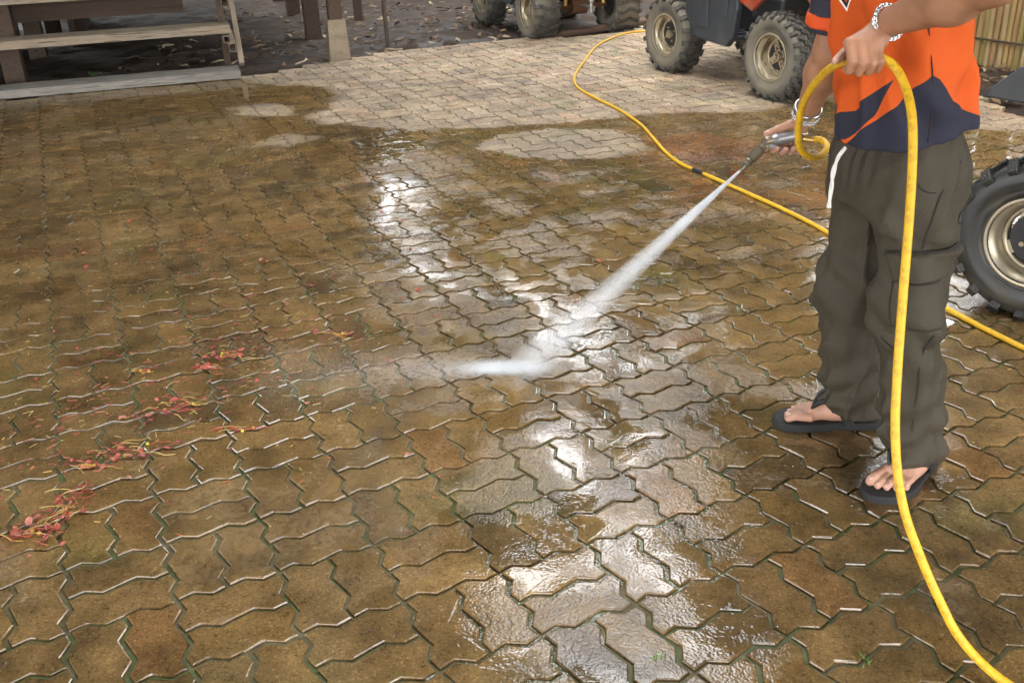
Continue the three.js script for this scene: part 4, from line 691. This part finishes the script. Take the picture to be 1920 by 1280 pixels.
{
  const skin = [];
  const torsoSkin = (x, y, z) => { let d = Math.max(torsoAt(x, y, z, -.035)[0], .7 - y, y - 1.39); for (const L of [LEG.n, LEG.f]) d = smin(d, smin(cone(x, y, z, L[0], L[1], .066, .042), cone(x, y, z, L[1], [L[2][0] + .012, L[2][1], L[2][2]], .042, .032), .03), .03); d = smin(d, cone(x, y, z, [.853, 1.33, -2.25], hp(-.045, -.1, 0), .058, .055), .03); return d; };
  skin.push(surfaceNets(torsoSkin, [.7, .06, -2.46], [1.1, 1.48, -2.0], .014));
  skin.push(surfaceNets(arms, [.66, .78, -2.66], [1.02, 1.38, -1.70], .0062));
  skin.push(surfaceNets(head, [.62, 1.32, -2.36], [.98, 1.7, -2.06], .006));
  const hand = (fn, pts) => { const lo = [1e9, 1e9, 1e9], hi = [-1e9, -1e9, -1e9]; for (const p of pts) for (let k = 0; k < 3; k++) { lo[k] = Math.min(lo[k], p[k] - .03); hi[k] = Math.max(hi[k], p[k] + .03); } return surfaceNets(fn, lo, hi, .0026); };
  skin.push(hand(handL, [...fingersL.flat(), ...thumbL, wl]), hand(handR, [...fingersR.flat(), ...thumbR, wr]));
  for (const F of [footN, footF]) { const c = F.P(.12, .05, 0); skin.push(surfaceNets(F.fn, [c[0] - .17, .012, c[2] - .17], [c[0] + .17, .15, c[2] + .17], .0034)); }
  const g = planarUV(join(skin), 9), p = g.attributes.position, col = new Float32Array(p.count * 3), tips = [...fingersL.map(f => f[3]), ...fingersR.map(f => f[3]), thumbR[3], thumbL[3], ...fingersR.map(f => f[2])];
  for (let k = 0; k < p.count; k++) {
    const x = p.getX(k), y = p.getY(k), z = p.getZ(k), n = .86 + .28 * vn3(x * 60, y * 60, z * 60) * (.6 + .4 * vn3(x * 14, y * 14, z * 14)); let r = .36, gg = .175, b = .098, w = 0;
    for (const t of tips) w = Math.max(w, sstep(.026, .006, Math.hypot(x - t[0], y - t[1], z - t[2]))); if (y < .09) w = Math.max(w, .75); if (Math.hypot(x - .7433, y - .7655, z + 2.569) < .085) w = Math.max(w, .45);
    r = mixf(r, .50, w); gg = mixf(gg, .275, w); b = mixf(b, .19, w); col[3 * k] = r * n; col[3 * k + 1] = gg * n; col[3 * k + 2] = b * n;
  }
  g.setAttribute('color', new THREE.BufferAttribute(col, 3));
  const body = part('body', own(g), phys({ vertexColors: true, roughness: .5, specularIntensity: .7, bumpMap: cloth.bumpMap, bumpScale: .0005 }), MAN);
  // nails
  const nail = std({ color: lin(.62, .38, .30), roughness: .3 });
  for (const F of [footN, footF]) F.toes.forEach(([, , b, e, , r1], k) => { const s = new THREE.SphereGeometry(1, 10, 6); const q = F.P(b - r1 * .8, r1 * 2.05 + .0005, e); const s1 = r1 * .72; s.scale(s1 * .95, s1 * .18, s1 * .8); s.applyMatrix4(new THREE.Matrix4().makeRotationZ(-.25)); s.applyMatrix4(new THREE.Matrix4().makeRotationY(Math.atan2(-F.f.z, F.f.x))); s.translate(...q); part('toenail', own(s), nail, body); });
  { const s = new THREE.SphereGeometry(1, 10, 6); s.scale(.008, .0018, .006); s.applyMatrix4(new THREE.Matrix4().makeRotationZ(.35)); const q = thumbR[3]; s.translate(q[0] - .001, q[1] + .0075, q[2] + .002); part('thumbnail', own(s), nail, body); }
  // eyes, brows, lips and hair
  const dark = std({ color: lin(.012, .010, .009), roughness: .6 });
  for (const q of [-1, 1]) { const e = new THREE.SphereGeometry(.0125, 14, 10); e.translate(...hp(.078, .006, q * .031)); const ey = part('eye', own(e), std({ color: lin(.45, .42, .38), roughness: .25 }), body); const ir = new THREE.SphereGeometry(.0062, 10, 8); ir.translate(...hp(.0858, .003, q * .031)); part('iris', own(ir), dark, ey); part('eyebrow', own(tube([hp(.096, .024, q * .016), hp(.096, .029, q * .03), hp(.083, .025, q * .048)], .003, 10, 6)), dark, body); }
  part('lips', own(tube([hp(.093, -.053, -.02), hp(.099, -.051, 0), hp(.093, -.053, .02)], .0045, 10, 6)), std({ color: lin(.33, .12, .09), roughness: .5 }), body);
  part('hair', own(surfaceNets((x, y, z) => { const P = V(x - HEAD.c[0], y - HEAD.c[1], z - HEAD.c[2]), f = P.dot(hu.f), u = P.dot(hu.u), s = P.dot(hu.s); const k = Math.hypot((f + .016) / .104, (u - .036) / .1, s / .083); const n = .006 * vn3(x * 70, y * 70, z * 70); return Math.max((k - 1) * .083 + n, Math.max(f * .7 - u + .02, -u - .05 - f * .3)); }, [.62, 1.4, -2.36], [.98, 1.72, -2.06], .006)), dark, body);
  // bracelets
  const silver = std({ color: lin(.72, .72, .72), roughness: .22, metalness: .95 });
  const ringOf = (c, dir, r, n, rad, name, flat) => { const d = V(...dir).normalize(), q = new THREE.Quaternion().setFromUnitVectors(V(0, 0, 1), d), l = []; for (let k = 0; k < n; k++) { const a = k / n * Math.PI * 2, s = new THREE.TorusGeometry(rad, rad * .42, 6, 10); s.scale(1.25, .8, 1); s.rotateX(k % 2 ? .7 : -.7); s.rotateZ(a + Math.PI / 2 + .35); s.translate(Math.cos(a) * r, Math.sin(a) * r, 0); l.push(s); } const g = join(l); g.applyQuaternion(q); g.translate(...c); return part(name, own(g), silver, MAN); };
  const la = V(...elbowL).sub(V(...wl.slice(0, 3))), lc = V(...wl.slice(0, 3)).addScaledVector(la, .05); ringOf(lc.toArray(), la.toArray(), .0335, 40, .0046, 'bracelet').userData.label = 'silver curb chain bracelet on the raised wrist';
  const ra = V(...elbowR).sub(V(...wr.slice(0, 3))), rc = V(...wr.slice(0, 3)).addScaledVector(ra, .03); ringOf(rc.toArray(), ra.toArray(), .034, 40, .0036, 'bracelet'); ringOf(rc.clone().addScaledVector(ra, .035).toArray(), ra.toArray(), .034, 40, .003, 'bracelet');
  { const c = new THREE.TorusGeometry(.0345, .004, 8, 40); c.scale(1, 1, 2.4); c.applyQuaternion(new THREE.Quaternion().setFromUnitVectors(V(0, 0, 1), ra.clone().normalize())); c.translate(...rc.clone().addScaledVector(ra, .085).toArray()); part('cuff_bracelet', own(c), silver, MAN); }
  // flip-flops
  const foam = std({ color: lin(.015, .0145, .014), roughness: .75, bumpMap: cloth.bumpMap, bumpScale: .001 }), strap = std({ color: lin(.012, .0115, .011), roughness: .6 });
  for (const F of [footN, footF]) {
    const s = new THREE.Shape(), L = [[-.012, 0], [-.002, .028], [.05, .034], [.1, .034], [.17, .050], [.225, .054], [.262, .040], [.275, .012], [.262, -.02], [.225, -.046], [.17, -.052], [.1, -.040], [.05, -.035], [-.002, -.028]].map(p => new THREE.Vector2(p[0], p[1]));
    s.setFromPoints(new THREE.SplineCurve([...L, L[0]]).getPoints(70)); const g = new THREE.ExtrudeGeometry(s, { depth: .015, bevelEnabled: true, bevelSize: .005, bevelThickness: .0045, bevelSegments: 3, steps: 1 });
    // local (a, c, up) -> world
    const p = g.attributes.position; for (let k = 0; k < p.count; k++) { const q = F.P(p.getX(k), p.getZ(k) - .0145 - .002, p.getY(k)); p.setXYZ(k, q[0], q[1], q[2]); } g.computeVertexNormals();
    const ff = part('flip_flop', own(g), foam, MAN);
    const band = [];
    for (const [c, m] of [[.05, .034], [-.052, -.03]]) { const pts = [F.P(.176, .004, .021), F.P(.176, .038, .021), F.P(.156, .064, (m + .03) * .5), F.P(.128, .074, m * .95), F.P(.1, .045, c * .93), F.P(.078, .002, c * .98)]; const t = new THREE.TubeGeometry(new THREE.CatmullRomCurve3(pts.map(q => V(...q)), false, 'centripetal'), 40, 1, 10, false), tp = t.attributes.position, cv = new THREE.CatmullRomCurve3(pts.map(q => V(...q)), false, 'centripetal'); for (let k = 0; k < tp.count; k++) { const seg = Math.floor(k / 11), ctr = cv.getPointAt(seg / 40), w = mixf(.005, .0165, sstep(.12, .5, seg / 40)), d = V(tp.getX(k), tp.getY(k), tp.getZ(k)).sub(ctr); const al = d.dot(F.f); d.addScaledVector(F.f, -al).multiplyScalar(.0045).addScaledVector(F.f, al * w); tp.setXYZ(k, ctr.x + d.x, ctr.y + d.y, ctr.z + d.z); } t.computeVertexNormals(); band.push(t); }
    part('strap', own(join(band)), strap, ff);
  }
}
// ------------------------------------------------------------------ water standing and running on the stones
const IMP = [.03, -2.76]; // where the jet strikes
function flood(x, z) { // metres above the mean stone top
  const b = (cx, cz, rx, rz, h) => h * Math.exp(-((x - cx) ** 2) / (rx * rx) - ((z - cz) ** 2) / (rz * rz));
  let l = -.0094 + b(.35, -2.55, .55, .5, .0042) + b(IMP[0] - .1, IMP[1] + .05, .3, .2, .003) + b(.42, -2.0, .4, .35, .0034) + b(.9, -2.75, .4, .35, .0034) + b(1.5, -3.05, .35, .3, .0048) + b(1.1, -1.9, .4, .4, .0028) + b(-.05, -1.75, .45, .25, .0028) + b(-.75, -2.6, .5, .35, .0034) + b(-.35, -4.35, .2, .75, .0036) + b(-1.1, -2.1, .5, .3, .0036) + b(-.15, -1.35, .35, .2, .004) + b(.8, -3.6, .5, .5, .0022);
  return l + (fbm(x * 2.6, z * 2.6, 3) - .5) * .0042 + (fbm(x * 14, z * 14, 2) - .5) * .0022;
}
{
  const x0 = -1.75, x1 = 2.15, z0 = -5.6, z1 = -1.05, nx = 340, nz = 400, g = new THREE.PlaneGeometry(x1 - x0, z1 - z0, nx, nz); g.rotateX(-Math.PI / 2); g.translate((x0 + x1) / 2, 0, (z0 + z1) / 2);
  const p = g.attributes.position, uv = g.attributes.uv;
  for (let k = 0; k < p.count; k++) {
    const x = p.getX(k), z = p.getZ(k), e = Math.min(x - x0, x1 - x, z - z0, z1 - z), d = Math.hypot(x - IMP[0], z - IMP[1]);
    const wave = .00045 * Math.sin(d * 150 + 6 * vn(x * 9, z * 9)) * Math.exp(-d * 2.2) + .0008 * (fbm(x * 24, z * 34, 2) - .5);
    p.setY(k, flood(x, z) + wave * sstep(-.004, .001, flood(x, z)) - .02 * (1 - sstep(0, .25, e))); uv.setXY(k, x, z);
  }
  g.computeVertexNormals();
  const rip = maps(512, (u, v, o) => { const a = tileNoise(u, v, 16, 4), b = tileNoise(u, v, 64, 2); o[0] = o[1] = o[2] = 1; o[3] = .5; o[4] = .7 * a + .3 * b; });
  rip.bumpMap.repeat.set(1.6, 2.1);
  const w = phys({ color: lin(.97, .96, .92), transmission: 1, thickness: 0, roughness: .04, ior: 1.33, bumpMap: rip.bumpMap, bumpScale: .0035 });
  structure(part('standing_water', g, w, scene));
}
// ------------------------------------------------------------------ the jet: drops of every size flying from the nozzle to the stones
const drop = (() => { const g = new THREE.IcosahedronGeometry(1, 0); return g; })();
const foam = phys({ color: lin(.95, .96, .97), roughness: .5, transmission: .35, thickness: 0, ior: 1.33 });
function drops(name, label, cat, n, fn) {
  const m = new THREE.InstancedMesh(drop, foam, n), T = new THREE.Matrix4(), o = { p: V(0, 0, 0), q: new THREE.Quaternion(), s: V(1, 1, 1) }; m.name = name; for (let k = 0; k < n; k++) { fn(k, o); T.compose(o.p, o.q, o.s); m.setMatrixAt(k, T); } tag(m, label, cat); m.userData.kind = 'stuff'; scene.add(m); return m;
}
{
  const A = GUN.tip.clone(), B = V(IMP[0] + .01, .004, IMP[1]), D = B.clone().sub(A), L = D.length(), dir = D.clone().normalize(), fl = V(dir.z, 0, -dir.x).normalize(), up = fl.clone().cross(dir), Q = new THREE.Quaternion().setFromUnitVectors(V(0, 1, 0), dir), R = rng(50);
  const gs = () => (R() + R() + R() + R() - 2) * 1.0;
  drops('water_jet', 'white water jet fanning out from the spray gun nozzle onto the pavers', 'water jet', 350000, (k, o) => {
    let t = Math.pow(R(), .85); const w = .0028 + .1 * Math.pow(t, 1.1), h = .0028 + .062 * Math.pow(t, 1.1), qa = R() * 6.2832, qr = Math.pow(R(), .62); const gz = R() < .6, a = gz ? gs() * w * .75 : Math.cos(qa) * qr * w, b = gz ? gs() * h * .75 : Math.sin(qa) * qr * h;
    o.p.copy(A).addScaledVector(D, Math.min(t, 1)).addScaledVector(fl, a).addScaledVector(up, b); if (o.p.y < .002) o.p.y = .002 + R() * .006;
    const r = (.00008 + .00014 * Math.pow(R(), 2)); o.q.copy(Q); o.s.set(r, r * (t < .25 ? 4 : 2.4), r);
  });
  drops('splash_spray', 'low white splash and mist where the jet strikes the pavers', 'splash', 190000, (k, o) => {
    const back = R(); let x, y, z;
    if (back < .4) { x = IMP[0] - .045 + gs() * .1; z = IMP[1] + gs() * .034; y = .002 + Math.abs(gs()) * .02; }
    else { const d = .02 + .75 * Math.pow(R(), 2.1), a = gs() * .6; x = IMP[0] - .05 - d * Math.cos(a); z = IMP[1] + .06 * d + d * Math.sin(a) * .55; y = .003 + Math.abs(gs()) * (.018 + .09 * d); }
    o.p.set(x, y, z); const r = (.0001 + .00015 * Math.pow(R(), 2.2)) * (back < .4 ? 1.4 : 1); o.q.identity(); o.s.set(r * 1.6, r, r);
  });
}
// ------------------------------------------------------------------ fallen petals, stalks and buds
const petalGeo = [0, 1, 2].map(v => { const R = rng(60 + v), nx = 4, ny = 6, pos = [], idx = []; for (let j = 0; j <= ny; j++) for (let i = 0; i <= nx; i++) { const t = j / ny, w = .35 + Math.sin(Math.PI * Math.pow(t, .8)) * (.9 + .25 * R()), x = (i / nx - .5) * w * .018 * (1 + .15 * (R() - .5)), z = (t - .5) * .032, y = .003 + .004 * Math.sin(t * 5 + v * 2) + .005 * Math.pow(Math.abs(i / nx - .5) * 2, 2) * (v === 1 ? -.5 : 1) + .0014 * R(); pos.push(x, Math.max(y, .0008), z); } for (let j = 0; j < ny; j++) for (let i = 0; i < nx; i++) { const a = j * (nx + 1) + i; idx.push(a, a + nx + 1, a + 1, a + 1, a + nx + 1, a + nx + 2); } const g = new THREE.BufferGeometry(); g.setAttribute('position', new THREE.Float32BufferAttribute(pos, 3)); g.setIndex(idx); g.computeVertexNormals(); return g; });
const stalkGeo = [0, 1, 2].map(v => tube([[-.028, .002, 0], [-.008, .004 + .002 * v, .004 * (v - 1)], [.012, .003, .005 * (v - .5)], [.03, .002, .002]], .0011, 8, 4));
const budGeo = new THREE.SphereGeometry(.0052, 10, 8);
const petalMat = [[.46, .075, .045], [.42, .10, .06], [.50, .18, .13], [.30, .045, .035], [.48, .14, .06]].map(([r, g, b]) => phys({ color: lin(r, g, b), roughness: .45, transmission: .2, thickness: 0, side: THREE.DoubleSide }));
const stalkMat = [[.40, .06, .04], [.45, .27, .05], [.26, .03, .04], [.50, .36, .12]].map(([r, g, b]) => std({ color: lin(r, g, b), roughness: .5 })), budMat = [std({ color: lin(.45, .40, .03), roughness: .4 }), std({ color: lin(.5, .22, .04), roughness: .4 })];
{
  const R = rng(70), pick = a => a[(R() * a.length) | 0], g2 = () => R() + R() + R() - 1.5;
  const CL = [[-1.155, -2.06, .055, .11, 26, 34, 'thick heap of red petals and yellow stalks at the lower left edge', .012], [-1.21, -1.965, .07, .03, 9, 8, 'flat red petal cluster with a pale straw at the left edge', .005], [-1.01, -2.585, .10, .05, 13, 18, 'loose drift of red stalks and petals left of the splash', .003], [-1.085, -2.36, .10, .04, 8, 16, 'thin row of red stalks below the loose petal drift', .003], [-1.16, -2.275, .08, .02, 6, 12, 'line of red stalks just above the thick petal heap', .003], [-.94, -2.93, .09, .03, 9, 10, 'pink petals swept together left of the misty splash', .003], [-.985, -2.85, .05, .02, 5, 6, 'small group of torn petals beside a yellow straw', .003], [-.80, -2.44, .06, .015, 3, 7, 'single orange flower with long red stalks on wet pavers', .004], [-.60, -3.06, .06, .02, 4, 9, 'brown and red stalks lying just left of the mist', .002], [-1.2, -2.84, .04, .015, 3, 3, 'orange petal pair on a wet paver joint', .003]];
  CL.forEach(([x, z, rx, rz, np, ns, label, hgt]) => {
    const t = thing('petal_cluster', label, 'petals', [x, .002, z], 0, 'clusters of fallen petals');
    for (let k = 0; k < np; k++) { const m = part('petal', pick(petalGeo), pick(petalMat), t), s = .32 + R() * .5; m.position.set(g2() * rx * 1.35, R() * hgt, g2() * rz * 1.5); m.rotation.set((R() - .5) * .5 * (hgt > .01 ? 2 : 1), R() * 6.28, (R() - .5) * .4); m.scale.set(s, s, s); }
    for (let k = 0; k < ns; k++) { const m = part('stalk', pick(stalkGeo), pick(stalkMat), t), s = .6 + R() * .9; m.position.set(g2() * rx, R() * hgt, g2() * rz); m.rotation.set(0, (R() - .5) * 1.6 + (hgt > .01 ? R() * 2 : 0), (R() - .5) * .4 * (hgt > .01 ? 1 : .2)); m.scale.set(s, 1, s); }
    for (let k = 0; k < 2; k++) { const m = part('bud', budGeo, pick(budMat), t); m.position.set(g2() * rx, .004, g2() * rz); }
  });
  const lp = []; for (let k = 0; k < 46; k++) lp.push([-1.9 + R() * 1.7, -2.1 - R() * 2.4]); for (let k = 0; k < 40; k++) lp.push([-1.0 + R() * 2.6, -6.1 - R() * 2.6]); for (let k = 0; k < 14; k++) lp.push([-.6 + R() * 1.8, -3.2 - R() * 2]); lp.push([.6, -7.35], [1.72, -3.98], [2.45, -5.1], [-2.7, -6.6], [-1.75, -6.4]);
  for (const [x, z] of lp) { const far = z < -5.5, m = part('petal', pick(petalGeo), pick(petalMat), scene), s = (.22 + R() * .5) * (far ? .9 : 1); m.position.set(x, .001, z); m.rotation.set((R() - .5) * .2, R() * 6.28, (R() - .5) * .2); m.scale.set(s, s, s); tag(m, far ? 'red petal scattered on the dry far pavers' : 'red petal lying loose on the wet pavers', 'petal', far ? 'petals on the dry pavers' : 'petals on the wet pavers'); }
  for (let k = 0; k < 3; k++) R();
  // specks too small to count: bits of stalk, petal crumbs, seeds
  const list = [], cols = [[.5, .1, .04], [.5, .32, .08], [.35, .3, .12], [.45, .36, .22], [.12, .07, .04]];
  for (let k = 0; k < 900; k++) { const far = R() < .45, x = far ? -3.4 + R() * 6 : -2.1 + R() * 2.0 + (R() < .12 ? R() * 2.5 : 0), z = far ? -5.2 - R() * 3.4 : -1.9 - R() * 3.6, l = .0025 + R() * R() * .02, g = box(l, .0016, .0014 + R() * .002), c = pick(cols), n = g.attributes.position.count, col = new Float32Array(n * 3); for (let i = 0; i < n; i++) col.set(c, 3 * i); at(g, x, .0022, z, 0, R() * 6.28); g.setAttribute('color', new THREE.BufferAttribute(col, 3)); list.push(g); }
  for (let k = 0; k < 330; k++) { const x = -1.05 + g2() * .55, z = -2.75 + g2() * .55 - (x + 1.05) * .55, l = .006 + R() * .026, g = box(l, .0014, .0014 + R() * .0012), c = pick([[.4, .09, .06], [.45, .16, .11], [.33, .05, .05], [.42, .3, .1], [.26, .06, .05]]), n = g.attributes.position.count, col = new Float32Array(n * 3); for (let i = 0; i < n; i++) col.set(c, 3 * i); at(g, x, .0022 + R() * .002, z, 0, .35 + (R() - .5) * 1.6 + (R() < .2 ? 1.5 : 0), 0); g.setAttribute('color', new THREE.BufferAttribute(col, 3)); list.push(g); }
  const lit = new THREE.Mesh(mergeGeometries(list), std({ vertexColors: true, roughness: .6 })); lit.name = 'litter'; tag(lit, 'specks of stalk and petal strewn over the pavers', 'litter'); lit.userData.kind = 'stuff'; scene.add(lit);
  // small tufts of moss and weed in the joints
  const gl = []; for (const [x, z, n] of [[.27, -1.49, 5], [.68, -1.46, 4], [-3.0, -7.55, 14], [-3.4, -8.4, 16], [.02, -5.35, 5]]) for (let k = 0; k < n; k++) { const a = R() * 6.28, q = R() * .02 + (n > 10 ? R() * .06 : 0), b = new THREE.ConeGeometry(.003, .012 + R() * .02 * (n > 10 ? 2 : 1), 3); at(b, x + Math.cos(a) * q, .002, z + Math.sin(a) * q, (R() - .5) * 2, R() * 6, (R() - .5) * 2); gl.push(b); }
  const tuft = part('weeds', gl, std({ color: lin(.10, .22, .03), roughness: .7 }), scene); tag(tuft, 'tiny green weeds sprouting in paver joints', 'weeds'); tuft.userData.kind = 'stuff';
  // leaf litter and twigs on the earth behind the yard
  const ll = [], lc = [[.12, .07, .04], [.2, .13, .07], [.09, .055, .035], [.34, .27, .17]];
  for (let k = 0; k < 800; k++) { const right = R() < .3, x = right ? 3.1 + R() * .9 : -3.4 + R() * 3.6, z = right ? -5.9 - R() * 2.3 : -8.6 - R() * 4.2; if (polyDist(YARD, x, z) < .02) continue; const g = pick(petalGeo).clone(), s = .7 + R() * 1.6, c = pick(lc), n = g.attributes.position.count, col = new Float32Array(n * 3); g.scale(s * .8, s * .8, s * (1 + R())); at(g, x, -.03 + (fbm(x * 1.3, z * 1.3, 4) - .5) * .12 + .01, z, (R() - .5) * .8, R() * 6.28, (R() - .5) * .8); for (let i = 0; i < n; i++) col.set(c, 3 * i); g.setAttribute('color', new THREE.BufferAttribute(col, 3)); ll.push(g); }
  const dl = new THREE.Mesh(mergeGeometries(ll), std({ vertexColors: true, roughness: .85, side: THREE.DoubleSide })); dl.name = 'dead_leaves'; tag(dl, 'dead brown leaves littering the earth', 'leaves'); dl.userData.kind = 'stuff'; scene.add(dl);
  // pale fallen pods
  for (const [x, z, a, label] of [[3.34, -6.55, .4, 'pale dry pod on the earth by the bamboo fence'], [-.98, -9.12, -.6, 'pale dry stick beside the concrete foot of the corner post'], [-1.72, -8.62, 1.2, 'curled dry leaf beside the concrete foot']]) { const g = tube([[-.09, .012, 0], [-.03, .02, .012], [.04, .02, .01], [.1, .03, -.01]], .009, 16, 6), p = g.attributes.position; for (let k = 0; k < p.count; k++) p.setY(k, p.getY(k) * .7); g.computeVertexNormals(); const m = part('dry_pod', g, std({ color: lin(.52, .42, .28), roughness: .7 }), scene); m.position.set(x, -.02, z); m.rotation.y = a; tag(m, label, 'pod'); }
}
// ------------------------------------------------------------------ shadows on, draw
scene.traverse(o => { if (o.isMesh) { o.castShadow = true; o.receiveShadow = true; } });
renderer.render(scene, camera);
